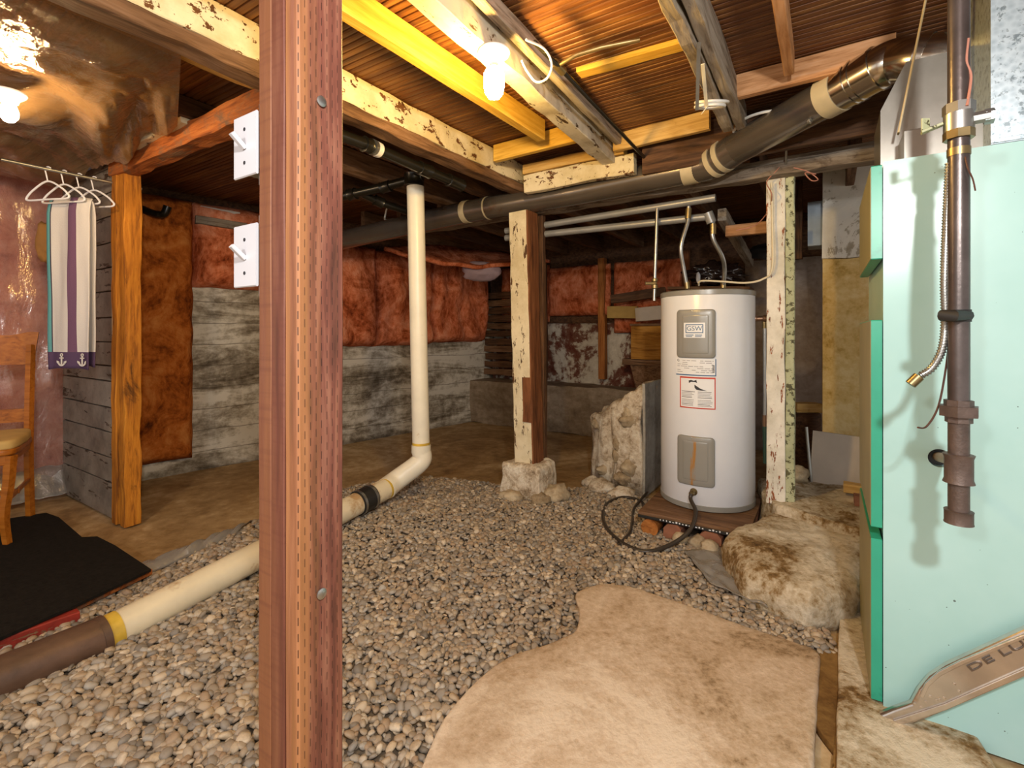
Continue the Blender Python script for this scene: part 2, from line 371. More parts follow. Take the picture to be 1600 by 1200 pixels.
def lathe(name, prof, c, mat, parent=None, seg=40, axis=UP, smooth=40):
    fr = frame(axis, (0, 1, 0) if abs(Vector(axis).normalized().z) > .9 else UP)
    v = []; f = []; n = len(prof)
    for (r, z) in prof:
        for k in range(seg):
            a = 2*math.pi*k/seg; v.append(Vector(c)+(fr @ Vector((z, r*math.cos(a), r*math.sin(a)))))
    for i in range(n-1):
        for k in range(seg): f.append((i*seg+k, i*seg+(k+1) % seg, (i+1)*seg+(k+1) % seg, (i+1)*seg+k))
    f.append(tuple(range(seg))[::-1]); f.append(tuple((n-1)*seg+k for k in range(seg)))
    return autosm(mesh(name, v, f, mat, None, parent, origin=Vector(c)), smooth)
def blob(name, c, s, mat, parent=None, rough=.25, sub=3, seed=None, rot=0, fq=1.6, flat=None):
    seed = R.random()*90 if seed is None else seed
    bm = bmesh.new(); bmesh.ops.create_icosphere(bm, subdivisions=sub, radius=1)
    for q in bm.verts:
        p = q.co.copy(); n = noise.fractal(p*fq+Vector((seed,)*3), .8, 2.1, 4)
        if flat: p = Vector([math.copysign(abs(t)**flat, t) for t in p])
        q.co = p*(1+rough*n)
    me = bpy.data.meshes.new(name)
    rm = Matrix.Rotation(rot, 4, 'Z')
    for q in bm.verts: q.co = rm @ Vector((q.co.x*s[0], q.co.y*s[1], q.co.z*s[2]))
    lo = min(q.co.z for q in bm.verts)
    bm.to_mesh(me); bm.free(); return link(name, me, mat, Matrix.Translation(Vector(c)), parent, True)
def rough_prism(name, poly, z0, z1, mat, rnd=.04, jit=.01, parent=None, n=90, rings=10, topf=None, fq=5, smooth=True):
    poly = [Vector((p[0], p[1], 0)) for p in poly]; per = []
    tot = sum((poly[(i+1) % len(poly)]-poly[i]).length for i in range(len(poly)))
    for i in range(len(poly)):
        a, b = poly[i], poly[(i+1) % len(poly)]; k = max(1, round(n*(b-a).length/tot))
        for j in range(k): per.append(a+(b-a)*j/k)
    # light corner smoothing
    for _ in range(2): per = [(per[i-1]+per[i]*2+per[(i+1) % len(per)])/4 for i in range(len(per))]
    c = sum(per, Vector((0, 0, 0)))/len(per); k = len(per); v = []; f = []
    zr = z1-rnd; lv = [(0, z0), (0, z0+(zr-z0)*.35), (0, z0+(zr-z0)*.7), (0, zr)]
    for t in (.3, .6, 1): lv.append((rnd*(1-math.cos(t*math.pi/2)), z1-rnd+rnd*math.sin(t*math.pi/2)))
    rl = min((p-c).length for p in per)
    def add(p, z, top):
        d = noise.noise_vector(Vector((p.x*fq, p.y*fq, z*fq+3)))*jit+noise.noise_vector(Vector((p.x*fq*4, p.y*fq*4, z*fq*4)))*jit*.4
        if z == z0: d.z = 0
        zz = z+(topf(p.x, p.y)*max(0, (z-z0)/(z1-z0)) if topf else 0)
        v.append((p.x+d.x, p.y+d.y, zz+d.z*.7))
    for ins, z in lv:
        for p in per:
            q = c+(p-c)*(1-ins/max((p-c).length, 1e-3)); add(q, z, 0)
    last = [c+(p-c)*(1-lv[-1][0]/max((p-c).length, 1e-3)) for p in per]
    for i in range(1, rings):
        for p in last: add(c+(p-c)*(1-i/rings), z1, 1)
    nr = len(lv)+rings-1; add(c, z1, 1)
    for i in range(nr-1):
        for j in range(k): f.append((i*k+j, i*k+(j+1) % k, (i+1)*k+(j+1) % k, (i+1)*k+j))
    for j in range(k): f.append(((nr-1)*k+j, (nr-1)*k+(j+1) % k, nr*k))
    f.append(tuple(range(k))[::-1])
    return mesh(name, v, f, mat, None, parent, smooth)
def sheet(name, fn, nu, nv, mat, parent=None, thick=0, smooth=True):
    v = [fn(i/nu, j/nv) for i in range(nu+1) for j in range(nv+1)]; f = []
    for i in range(nu):
        for j in range(nv):
            a = i*(nv+1)+j; f.append((a, a+1, a+nv+2, a+nv+1))
    o = mesh(name, v, f, mat, None, parent, smooth)
    if thick:
        md = o.modifiers.new('thickness', 'SOLIDIFY'); md.thickness = thick; md.offset = 0
    return o
def text_geo(s, size, depth=.0004, align='CENTER'):
    cu = bpy.data.curves.new('t', 'FONT'); cu.body = s; cu.size = size; cu.extrude = depth; cu.align_x = align; cu.align_y = 'CENTER'
    o = bpy.data.objects.new('t', cu); COL.objects.link(o)
    dg = bpy.context.evaluated_depsgraph_get(); me = bpy.data.meshes.new_from_object(o.evaluated_get(dg))
    v = [q.co.copy() for q in me.vertices]; f = [tuple(p.vertices) for p in me.polygons]
    bpy.data.objects.remove(o); bpy.data.curves.remove(cu); bpy.data.meshes.remove(me); return v, f
def struct(o): o['kind'] = 'structure'; return o

# ------------------------------------------------------------ camera, world, lights
cam = bpy.data.cameras.new('camera'); co = bpy.data.objects.new('camera', cam); COL.objects.link(co)
co.location = (0, 0, H); co.rotation_euler = (math.pi/2, 0, 0); cam.sensor_width = 36; cam.lens = F/1600*36; cam.shift_y = -(600-CY)/1600; cam.clip_start = .05
sc = bpy.context.scene; sc.camera = co
sc.view_settings.view_transform = 'Standard'; sc.view_settings.look = 'None'; sc.view_settings.gamma = 1; sc.view_settings.exposure = 0.0
w = bpy.data.worlds.new('world'); sc.world = w; w.use_nodes = True
w.node_tree.nodes['Background'].inputs[0].default_value = (1, .95, .90, 1); w.node_tree.nodes['Background'].inputs[1].default_value = 1.1
def lamp(name, loc, e, col, r):
    l = bpy.data.lights.new(name, 'POINT'); l.energy = e; l.color = col; l.shadow_soft_size = r
    o = bpy.data.objects.new(name, l); COL.objects.link(o); o.location = loc; return o
lamp('bulb_behind_viewer', (.22, -.35, 1.92), 138, (1, .98, .955), .05)
lamp('fill_lamp_behind_viewer', (-1.2, -.9, 1.9), 80, (1, .96, .92), .08)  # added fill lamp, unseen, lifts the whole room from behind

# ------------------------------------------------------------ structure
ZC = 2.42
def ceiling():
    # beadboard running along d2: ridges across d1
    v = []; f = []; pitch = .034; n = 300; s0 = -1.8
    prof = []
    for i in range(n):
        s = s0+i*pitch; prof += [(s, 0), (s+.004, -.007), (s+.012, -.0085), (s+.022, -.0085), (s+.030, -.007)]
    L = 9.5
    for (s, z) in prof:
        v.append((-L/2, s, z)); v.append((L/2, s, z))
    for i in range(len(prof)-1): f.append((2*i, 2*i+1, 2*i+3, 2*i+2))
    Mw = Matrix.Translation((-.4, .2, ZC)) @ Matrix((D2, -D1, UP)).transposed().to_4x4()
    Mw = Matrix.Translation((-.4, .2, ZC)) @ Matrix((E2, D1, UP)).transposed().to_4x4()
    o = mesh('ceiling', v, f, 'ceil', Mw); struct(o)
ceiling()
struct(mesh('floor', [(-7, -2.5, -.012), (6, -2.5, -.012), (6, 9, -.012), (-7, 9, -.012)], [(0, 1, 2, 3)], 'floor', Matrix.Identity(4)))
# slab
slab_px = [(650, 1230), (690, 1135), (738, 1080), (790, 1036), (850, 1018), (902, 996), (906, 965), (896, 935), (940, 917), (985, 922), (1060, 950), (1150, 982), (1230, 1010), (1284, 1026), (1276, 1133), (1270, 1230)]
slab_w = [G(x, y) for x, y in slab_px]
struct(rough_prism('floor_slab', slab_w, -.01, .028, 'slab', rnd=.015, jit=.006, n=120, rings=14, fq=4))
# gravel bed
grav_px = [(-420, 1250), (-420, 1130), (-60, 1010), (110, 948), (235, 893), (300, 868), (400, 825), (530, 775), (640, 750), (780, 764), (900, 765), (925, 762), (1000, 778), (1060, 790), (1180, 845), (1190, 940), (1290, 985), (1308, 1020), (1300, 1133), (1290, 1250)]
grav_w = [G(x, y) for x, y in grav_px]
def inside(p, poly):
    x, y = p[0], p[1]; c = False; n = len(poly)
    for i in range(n):
        a, b = poly[i], poly[i-1]
        if (a[1] > y) != (b[1] > y) and x < (b[0]-a[0])*(y-a[1])/(b[1]-a[1])+a[0]: c = not c
    return c
EL = P(656, 742, 3.3)
def gh(x, y):
    d = math.hypot(x-EL.x+.15, y-EL.y+.1)
    return .07*math.exp(-(d/.75)**2)+.012*noise.noise(Vector((x*2.2, y*2.2, 0)))
def gravbase():
    xs = np.arange(-4.6, 2.0, .08); ys = np.arange(1.0, 4.3, .08); v = []; idx = {}; f = []
    for i, x in enumerate(xs):
        for j, y in enumerate(ys):
            if inside((x, y), grav_w): idx[i, j] = len(v); v.append((x, y, gh(x, y)-.004))
    for (i, j) in idx:
        q = [(i, j), (i+1, j), (i+1, j+1), (i, j+1)]
        if all(k in idx for k in q): f.append(tuple(idx[k] for k in q))
    struct(mesh('gravel_base', v, f, 'base', Matrix.Identity(4), smooth=True))
gravbase()
def pebbles():
    bm = bmesh.new(); bmesh.ops.create_icosphere(bm, subdivisions=2, radius=1)
    bv = np.array([q.co[:] for q in bm.verts]); bf = np.array([[q.index for q in fc.verts] for fc in bm.faces]); bm.free()
    shapes = []
    rs = np.random.RandomState(4)
    for s in range(14):
        out = []
        for p in bv:
            q = Vector(p); n = noise.noise(q*1.1+Vector((s*7.3, 1, 2)))
            q = Vector([math.copysign(abs(t)**.86, t) for t in q])*(1+.28*n); out.append(q[:])
        shapes.append(np.array(out)*np.array([1, .55+.35*rs.rand(), .38+.25*rs.rand()]))
    items = []
    slabin = [tuple(p) for p in slab_w]; g = [tuple(p) for p in grav_w]
    cen = Vector((1.13, 3.1))
    sp = .0188
    y = 1.05
    while y < 4.2:
        x = -4.6
        while x < 1.6:
            px = x+rs.uniform(-.5, .5)*sp; py = y+rs.uniform(-.5, .5)*sp; x += sp
            if not inside((px, py), g): continue
            sx = CX+px/py*F
            if sx < -60 or sx > 1660: continue
            if inside((px, py), slabin): continue
            gy = CY+H/py*F
            if sx > 1262 and gy > 1026: continue
            if sx < 118 and False: continue
            rel = Vector((px, py, 0))-Vector((.766, 2.91, 0)); a = rel.dot(E2); b = rel.dot(D1)
            if -.02 < a < .6 and .08 < b < .8: continue
            # bare plastic strip beside the ledge
            if (Vector((px, py))-Vector((1.03, 2.42))).length < .12 and rs.rand() < .85: continue
            r = float(np.clip(rs.normal(.0142, .0034), .008, .025))
            if sx < 420: r *= 1.12
            items.append((px, py, gh(px, py)+r*.3+rs.uniform(0, .012), r, rs.randint(14), rs.uniform(0, 6.28), rs.normal(0, .35), rs.normal(0, .35)))
        y += sp
    # a few strays on the slab edge and by the ledge
    def xf(it):
        px, py, pz, r, s, az, tx, ty = it
        m = (Matrix.Rotation(az, 3, 'Z') @ Matrix.Rotation(tx, 3, 'X') @ Matrix.Rotation(ty, 3, 'Y'))
        return np.array(m)*r
    def score(it):
        X, Y, Z = it[0], it[1], it[2]; sx = CX+X/Y*F; sy = CY+(H-Z)/Y*F
        if sx < 5 or sx > 1595 or sy > 1128 or 392 < sx < 538: return -1
        return it[3]/Y
    order = sorted(range(len(items)), key=lambda i: -score(items[i])); top = set(order[:300])
    rest = [items[i] for i in range(len(items)) if i not in top]
    nv = len(bv); V = np.empty((len(rest)*nv, 3), np.float32); Fc = np.empty((len(rest)*len(bf), 3), np.int32)
    for i, it in enumerate(rest):
        V[i*nv:(i+1)*nv] = shapes[it[4]] @ xf(it).T + np.array(it[:3]); Fc[i*len(bf):(i+1)*len(bf)] = bf+i*nv
    me = bpy.data.meshes.new('gravel'); me.vertices.add(len(V)); me.vertices.foreach_set('co', V.ravel())
    me.loops.add(Fc.size); me.loops.foreach_set('vertex_index', Fc.ravel()); me.polygons.add(len(Fc))
    me.polygons.foreach_set('loop_start', np.arange(0, Fc.size, 3, dtype=np.int32)); me.polygons.foreach_set('use_smooth', np.ones(len(Fc), dtype=bool))
    me.update(calc_edges=True)
    o = link('gravel', me, 'peb'); tag(o, 'bed of small beige and grey rounded pebbles filling the middle of the floor', 'gravel', kind='stuff')
    ms = []
    for s in shapes:
        m2 = bpy.data.meshes.new('pebble'); m2.from_pydata([tuple(p) for p in s], [], [tuple(int(q) for q in t) for t in bf]); m2.update()
        m2.polygons.foreach_set('use_smooth', [True]*len(m2.polygons)); m2.materials.append(M['peb1']); ms.append(m2)
    for k, i in enumerate(sorted(top)):
        it = items[i]; o = bpy.data.objects.new('pebble', ms[it[4]]); COL.objects.link(o)
        mt = Matrix(xf(it).tolist()).to_4x4(); mt.translation = Vector(it[:3]); o.matrix_basis = mt
        tag(o, 'single rounded pebble among the largest loose stones at the near edge of the gravel', 'pebble', 'large loose pebbles at the near edge of the gravel')
    print('pebbles', len(items))
pebbles()

# foundation wall (oblique) ------------------------------------------------
WA = Vector((-3.1, 3.9, 0)); WD = Vector((.682, .731, 0)).normalized(); WN = Vector((WD.y, -WD.x, 0))
def wpt(s, z, o=0): return WA+WD*s+WN*o+UP*z
def wallgrid(name, a, d, n, L, z0, z1, mat, amp=.015, off=0, step=.08, parent=None):
    nu = int(L/step); nv = max(2, int((z1-z0)/step))
    def fn(u, v):
        p = a+d*(L*u)+UP*(z0+(z1-z0)*v); q = noise.noise(p*1.7)+.5*noise.noise(p*5)
        return p+n*(off+amp*q)
    o = sheet(name, fn, nu, nv, mat, parent); md = o.modifiers.new('t', 'SOLIDIFY'); md.thickness = .12; md.offset = 1
    # solidify towards the outside
    me = o.data
    if me.polygons[0].normal.dot(n) > 0: md.offset = -1
    return o
struct(wallgrid('wall_back_left', WA-WD*.2, WD, WN, 4.35, -.02, 1.66, 'wallcon', .02))
struct(wallgrid('wall_back_left_upper', WA-WD*.2, WD, WN, 4.35, 1.64, 2.5, 'darkwood', .01, -.05))
def batt(name, s0, s1, z0, z1, mat, label, a=WA, d=WD, n=WN, t=.09, lump=.05, off=.0, seed=0, sc=2.3):
    L = s1-s0; nu = int(L/.03); nv = int((z1-z0)/.03)
    def fn(u, v):
        s = s0+L*u; z = z0+(z1-z0)*v; e = min(u*L, (1-u)*L, v*(z1-z0), (1-v)*(z1-z0))
        pf = min(1, e/.07)**.5
        q = noise.fractal(Vector((s*sc+seed, z*sc*.8, seed)), .9, 2.1, 4)
        rg = 1-abs(noise.noise(Vector((s*4.5+seed*3, z*2.2, 7))))*1.6
        ed = noise.noise(Vector((s*7, z*7, 3)))*.012
        return a+d*(s+ed)+UP*(z+ed)+n*(off+.012+(t+lump*q+.025*rg)*pf)
    o = sheet(name, fn, nu, nv, mat)
    # close the back so that the batt is a solid
    me = o.data; bm = bmesh.new(); bm.from_mesh(me)
    edges = [e for e in bm.edges if e.is_boundary]; r = bmesh.ops.extrude_edge_only(bm, edges=edges)
    nvt = [q for q in r['geom'] if isinstance(q, bmesh.types.BMVert)]
    for q in nvt: q.co -= n*.03
    bm.to_mesh(me); bm.free()
    return tag(o, label, 'insulation', 'insulation batts on the foundation walls')
batt('insulation_batt', -.15, .46, .12, 2.34, 'insdark', 'tall narrow rust brown batt running down to the floor beside the orange door post', seed=1)
batt('insulation_batt', .46, 1.32, 1.6, 2.34, 'ins', 'upper batt above the tall grey concrete, seen through the doorway', seed=2, t=.08)
batt('insulation_batt', 1.32, 2.22, 1.05, 2.16, 'ins', 'reddish batt between the near post and the white drain pipe', seed=3, t=.13, lump=.08)
batt('insulation_batt', 2.22, 3.0, 1.05, 2.14, 'ins', 'bulging reddish batt directly right of the white drain pipe', seed=5, t=.14, lump=.09)
batt('insulation_batt', 3.0, 3.92, 1.08, 2.12, 'ins', 'last bulging batt on the left foundation wall, ending at the dark corner', seed=9, t=.15, lump=.09)

# back wall along E2 ---------------------------------------------------------
BC = Vector((-.42, 6.95, 0)); BN = -D1
struct(wallgrid('wall_back', BC-E2*.2, E2, BN, 3.62, -.02, 1.32, 'backstone', .05, -.12))
struct(wallgrid('wall_back_upper', BC-E2*.2, E2, BN, 3.62, 1.30, 2.5, 'darkwood', .02, -.14))
struct(wallgrid('wall_back_right', BC+E2*3.41, E2, BN, 2.6, -.02, 1.95, 'plaster', .008, .0))
struct(wallgrid('wall_back_right_upper', BC+E2*3.41, E2, BN, 2.6, 1.95, 2.5, 'darkwood', .008, -.1))
struct(obox('wall_back_footing', BC-D1*.0+UP*-.01, E2*3.4, -D1*.36, UP*.57, 'lowcon', jit=.012))
batt('insulation_batt', .3, 1.05, 1.35, 2.1, 'ins', 'small batt on the back wall right of the peeling cream post', a=BC, d=E2, n=BN, t=.04, off=-.06, seed=12)
batt('insulation_batt', 1.05, 1.9, 1.42, 2.05, 'ins', 'batt on the back wall above the white painted stone', a=BC, d=E2, n=BN, t=.04, off=-.06, seed=13)
batt('insulation_batt', 1.95, 2.75, 1.2, 2.05, 'ins', 'batt on the back wall hidden partly by the copper drop pipe', a=BC, d=E2, n=BN, t=.04, off=-.06, seed=15)
# dark stacked laths in corner
t = empty('timber_pile', BC+E2*.2, 'stack of dark old horizontal boards in the far corner', 'boards')
for k in range(11):
    z = .66+k*.105
    beam('board', BC+E2*(-.02+R.uniform(0, .05))-D1*(.05+R.uniform(0, .04))+UP*z, BC+E2*(.62+R.uniform(-.04, .03))-D1*.06+UP*(z+R.uniform(-.01, .01)), .05, .085, 'darkwood' if k % 3 else 'oldwood', t, jit=.008)

# left partition + left wall ---------------------------------------------------
PC = G(181, 812); PE = PC+D2*1.0
def partition():
    t = empty('board_partition', PC+D2*.4, 'short partition of worn grey horizontal boards beside the doorway', 'partition')
    z = .0; k = 0
    hs = [.23, .16, .165, .16, .17, .1, .155, .16, .17, .155, .16, .17, .155, .16, .05]
    for h in hs:
        o = beam('board', PC+UP*(z+h/2)+D2*0, PC+D2*.96+UP*(z+h/2), .022, h-.007, 'shiplap', t, jit=.002, ch=.003); z += h; k += 1
    obox('end_trim', PC+E2*.002-D1*.018, E2*.035, D1*.06, UP*2.2, 'creampost', t, jit=.004)
    obox('backing', PC+D1*.015+D2*.96, E2*.95, D1*.07, UP*2.2, 'darkwood', t)
partition()
DP = PC+E2*.055
t = empty('door_post', DP+E2*.07, 'orange stained rough door post at the left side of the doorway', 'post')
beam('stud', DP+E2*.02+UP*0, DP+E2*.02+UP*2.2, .075, .07, 'orange', t, up=D1, jit=.005)
beam('stud', DP+E2*.115+D1*.02, DP+E2*.115+D1*.02+UP*2.2, .075, .09, 'orange', t, up=D1, jit=.006)
# left wall
LW = PC+D2*.98
struct(wallgrid('wall_left', LW-D1*3.6, D1, Vector((E2.x, E2.y, 0)), 3.7, -.02, 2.5, 'inspink', .06, -.1, .06))
def leftfilm(u, v):
    s = 3.6*u; z = .12+2.25*v; p = LW-D1*(3.6-s)+UP*z
    q = noise.fractal(Vector((s*2.0, z*.9, 4)), .9, 2, 4)*.05+abs(noise.noise(Vector((s*3.5, z*1.1, 9))))*.05
    return p+E2*(.03+q)
tag(sheet('vapour_barrier', leftfilm, 90, 60, 'film'), 'clear plastic sheet stretched over pink insulation on the left wall', 'plastic sheet')
def filmfoot(u, v):
    s = 1.6*u; p = LW-D1*(1.6-s)+E2*(.02+.10*v); 
    return p+UP*(.20*(1-v)**1.5+.015+.03*abs(noise.noise(Vector((s*9, v*3, 1)))))
tag(sheet('plastic_sheet', filmfoot, 60, 8, 'filmgrey', thick=.002), 'crumpled silvery foot of plastic along the base of the left wall', 'plastic sheet')

# ------------------------------------------------------------ framing overhead
def T(o, label, cat='joist', group=None): return tag(o, label, cat, group)
def bm2(name, a, b, w, z0, z1, mat, label, cat='joist', jit=.004, group=None):
    a = Vector((a[0], a[1], (z0+z1)/2)); b = Vector((b[0], b[1], (z0+z1)/2))
    return T(beam(name, a, b, w, z1-z0, mat, jit=jit), label, cat, group)
def gp(px, py, z):
    Y = (H-z)*F/(py-CY); return P(px, py, Y)
# girder J1: bottom right edge measured
a = gp(533, 170, 2.22); b = gp(820, 298, 2.22)
d = (b-a).normalized(); a2 = a-d*1.4
GN = Vector((d.y, -d.x, 0))
t = empty('girder', Vector((b.x, b.y, 2.205))-GN*.05, 'deep cream painted girder with bare brown lower edge, crossing behind the near post', 'girder')
beam('painted_face', Vector((a2.x, a2.y, 2.335))-GN*.05, Vector((b.x, b.y, 2.335))-GN*.05, .1, .14, 'creampeel', t, jit=.005)
beam('bare_edge', Vector((a2.x, a2.y, 2.235))-GN*.052, Vector((b.x, b.y, 2.235))-GN*.052, .1, .06, 'oldwood', t, jit=.008)
# J2 yellow joist
a = gp(587, 67, 2.29); b = gp(838, 222, 2.29); d = (b-a).normalized(); n = Vector((d.y, -d.x, 0))
bm2('floor_joist', a-d*1.2+n*.03, b+n*.03, .055, 2.29, 2.405, 'yellowpine', 'smooth yellow joist left of the hanging light bulb', jit=.001)
# J3 white joist + nailer
a = gp(712, 67, 2.25); b = gp(950, 267, 2.25); d = (b-a).normalized(); n = Vector((d.y, -d.x, 0))
bm2('floor_joist', a-d*1.2+n*.045, b+n*.045, .085, 2.25, 2.405, 'whitejoist', 'whitewashed rough joist carrying the light bulb holder', jit=.005)
J3a, J3d, J3n = a.copy(), d.copy(), n.copy()
bm2('nailing_strip', a+n*.13-d*.6, b+n*.13-d*.12, .04, 2.33, 2.40, 'greywood', 'pale strip of wood alongside the whitewashed joist', 'strip', jit=.003)
# J4 grey joist doubled
a = gp(1062, 67, 2.25); b = gp(1132, 208, 2.25); d = D1; n = E2
b = a+D1*((b-a).dot(D1))
bm2('floor_joist', a-d*1.2+n*.02, b+n*.02, .05, 2.25, 2.405, 'greywood', 'rough weathered grey joist with strap and cable ring hanging from it', jit=.007)
bm2('floor_joist', a-d*1.2+n*.075, b+n*.075+d*.06, .045, 2.26, 2.405, 'greywood', 'second grey joist doubled against the one with the cable ring', jit=.005)
J4b = b
# short stub joist right
a = gp(1233, 118, 2.30); bm2('floor_joist', a, a-D1*1.0, .04, 2.30, 2.405, 'freshpine', 'small stub joist ending on the pale fir blocking at upper right', jit=.002)
# blocking boards along d2
def block(x0, y0, x1, y1, z0, z1, mat, label, w=.04, name='blocking'):
    a = gp(x0, y0, z0); b = gp(x1, y1, z0); d = (b-a).normalized(); n = Vector((d.y, -d.x, 0))*(1 if d.x > 0 else -1)
    n = Vector((-d.y, d.x, 0)); 
    if n.y < 0: n = -n
    return bm2(name, a+n*w/2, b+n*w/2, w, z0, z1, mat, label, 'blocking', .002)
block(771, 252, 905, 218, 2.30, 2.405, 'yellowpine', 'yellow blocking board between the smooth yellow joist and whitewashed joist')
block(958, 236, 1108, 201, 2.30, 2.405, 'pine', 'yellow blocking board between the whitewashed joist and grey joists')
block(1138, 155, 1400, 90, 2.30, 2.405, 'freshpine', 'pale fir blocking right of the grey joists')
# battens on the ceiling right of white joist
a = gp(905, 118, 2.385); b = gp(1085, 68, 2.385)
bm2('ceiling_batten', a, b, .07, 2.385, 2.41, 'yellowpine', 'flat yellowish batten nailed across the beadboard near the top edge', 'batten', .002)
# rim beams above duct
RB = Vector((.08, 3.36, 0))
bm2('rim_board', RB+D1*.03, RB+E2*.78+D1*.03, .05, 2.17, 2.29, 'creampeel', 'short cream rim board just above the duct and beside the girder end', 'beam', .005)
bm2('rim_board', RB+D1*.02+D2*.0, RB+E2*.72+D1*.02, .06, 2.295, 2.36, 'pine', 'thin yellow board lying on the short cream rim board', 'beam', .004)
bm2('rim_board', RB+E2*.82+D1*.06, RB+E2*2.3+D1*.06, .05, 2.16, 2.40, 'darkwood', 'dark brown rim board running behind the upper duct', 'beam', .005)
# header under the duct
HB = Vector((.24, 3.62, 0))
t = empty('header_beam', HB+UP*2.06, 'long weathered header under the duct carried by the two painted posts', 'beam')
beam('plank', HB+D2*2.7+UP*2.11, HB+E2*2.25+UP*2.13, .09, .07, 'greydark', t, jit=.006)
beam('cleat', HB+D2*2.6+UP*2.165-D1*.0, HB+E2*2.25+UP*2.185, .05, .035, 'greywood', t, jit=.005)
# dark joists beyond the header
labs = ['far dark joist nearest the left foundation corner', 'far dark joist above the white drain pipe', 'far dark joist behind the girder end', 'far dark joist left of the copper drop pipe', 'far dark joist above the left side of the tank', 'far dark joist above the right side of the tank', 'far dark joist right of the tank', 'far dark joist behind the white painted post', 'far dark joist beside the chimney']
for i in range(9):
    p = HB+D2*2.1+E2*(.5*i)+D1*.08
    bm2('floor_joist', p, p+D1*3.1, .05, 2.22, 2.405, 'darkwood' if i % 2 else 'oldwood', labs[i], jit=.004)
labs = ['dark joist over the doorway beside the girder', 'dark joist over the middle of the doorway', 'dark joist over the far left of the doorway']
for i in range(3):
    p = Vector((-.95, 2.6, 0))+D2*(.42*i)
    bm2('floor_joist', p, p+D1*2.1, .05, 2.24, 2.405, 'oldwood' if i == 1 else 'darkwood', labs[i], jit=.004)
# doorway header & cream board
a = P(193, 268, 3.12); 
a = Vector((-2.50, 3.10, 0)); 
bm2('door_header', a+D2*.03, a+E2*1.90, .10, 2.185, 2.29, 'redorange', 'rusty orange header board across the top of the doorway', 'beam', .008)
bm2('header_board', a+D2*.06-D1*.06, a+E2*1.02-D1*.06, .05, 2.27, 2.405, 'creampost', 'cream board with sawn end above the orange doorway header', 'beam', .006)
bm2('floor_joist', a+E2*1.02+D1*.1, a+E2*1.02+D1*.1-D1*2.2, .045, 2.30, 2.405, 'darkwood', 'dark joist at the top left beside the near post', jit=.004)
bm2('floor_joist', a+E2*1.62+D1*.1, a+E2*1.62+D1*.1-D1*2.4, .05, 2.30, 2.405, 'pine', 'pale joist end at the top beside the near post', jit=.006)
bm2('floor_joist', a+E2*.55-D1*.1, a+E2*.55-D1*2.4, .045, 2.30, 2.405, 'oldwood', 'joist at the top left half covered by plastic', jit=.004)
bm2('floor_joist', a+E2*.12-D1*.1, a+E2*.12-D1*2.4, .045, 2.30, 2.405, 'oldwood', 'joist behind the ceiling plastic nearest the left wall', jit=.004)
def ceilfilm(u, v):
    em = 1.0+min(1, v*2.4/.3)*.75
    p = a-D1*.09+D2*.9+E2*((.9+em)*u)-D1*(2.4*v)
    q = noise.fractal(Vector((u*4, v*5, 2)), .7, 2, 5)*.05-abs(noise.noise(Vector((u*3+v*2, v*7-u*5, 5))))*.10
    sag = -.04*math.sin(u*math.pi*2.6)**2
    return p+UP*(2.262+sag+q*min(1, u*8, (1-u)*8+.2)+.03*u)
tag(sheet('ceiling_plastic', ceilfilm, 110, 110, 'filmceil'), 'crumpled translucent brown plastic sagging from the ceiling at upper left', 'plastic sheet')

# ------------------------------------------------------------ posts
# cream post
def post(nm, base, z0, z1, w, mat, mat2, label, rot=None, parts=None):
    t = empty(nm, (base[0], base[1], z0), label, 'post'); return t
B1 = P(826, 720, 3.56); pz0 = B1.z
t = post('support_post', B1, pz0, 2.07, .15, '', '', 'old post with flaking cream paint on a rough concrete footing')
beam('timber', Vector((B1.x, B1.y, pz0-.02))+E2*.0, Vector((B1.x-.045, B1.y, 2.075)), .15, .15, 'creampost', t, up=D1, jit=.005, ch=.006)
c0 = Vector((B1.x, B1.y, pz0-.02)); s0 = E2*.079-D1*0
beam('side_board', c0+s0, Vector((B1.x-.045, B1.y, 2.075))+s0, .012, .15, 'brownside', t, up=D1, jit=.003)
beam('side_board', c0+E2*.03+D1*.12, Vector((B1.x+.01, B1.y, 2.075))+D1*.12, .1, .05, 'darkwood', t, up=D1, jit=.004)
pa = c0+UP*.32-D1*.082+E2*.033
beam('bare_patch', pa, pa+UP*.32, .07, .010, 'brownside', t, up=D1, jit=.004)
fb = Vector((B1.x, B1.y, 0))
rough_prism('footing', [fb+E2*x+D1*y for x, y in ((-.16, -.13), (.16, -.13), (.16, .14), (-.16, .14))], -.01, pz0+.0, 'rubble', .03, .02, t, fq=8)
for i, (px, py, Y, s, lab) in enumerate([(868, 762, 3.42, (.09, .08, .075), 'rounded tan rock right of the cream post footing'), (845, 770, 3.36, (.07, .06, .045), 'smaller rock in front of the cream post footing'), (800, 768, 3.42, (.08, .07, .04), 'flat broken rock at the left foot of the cream post footing')]):
    p = P(px, py, Y); p.z = s[2]*.6+gh(p.x, p.y); T(blob('rock', p, s, 'rock', rough=.35), lab, 'rock')
# white post
B2 = P(1219, 781, 2.84)
t = post('support_post', B2, B2.z, 2.1, .1, '', '', 'narrow square post with flaking white and mottled green paint right of the tank')
beam('timber', B2-UP*.02+D2*.02, Vector((B2.x+.0, B2.y, 2.105))+D2*.02, .095, .075, 'whitepost', t, up=-D1, jit=.004)
beam('green_strip', B2-UP*.01+E2*.052, Vector((B2.x, B2.y, 2.10))+E2*.052, .045, .07, 'greenedge', t, up=-D1, jit=.003)
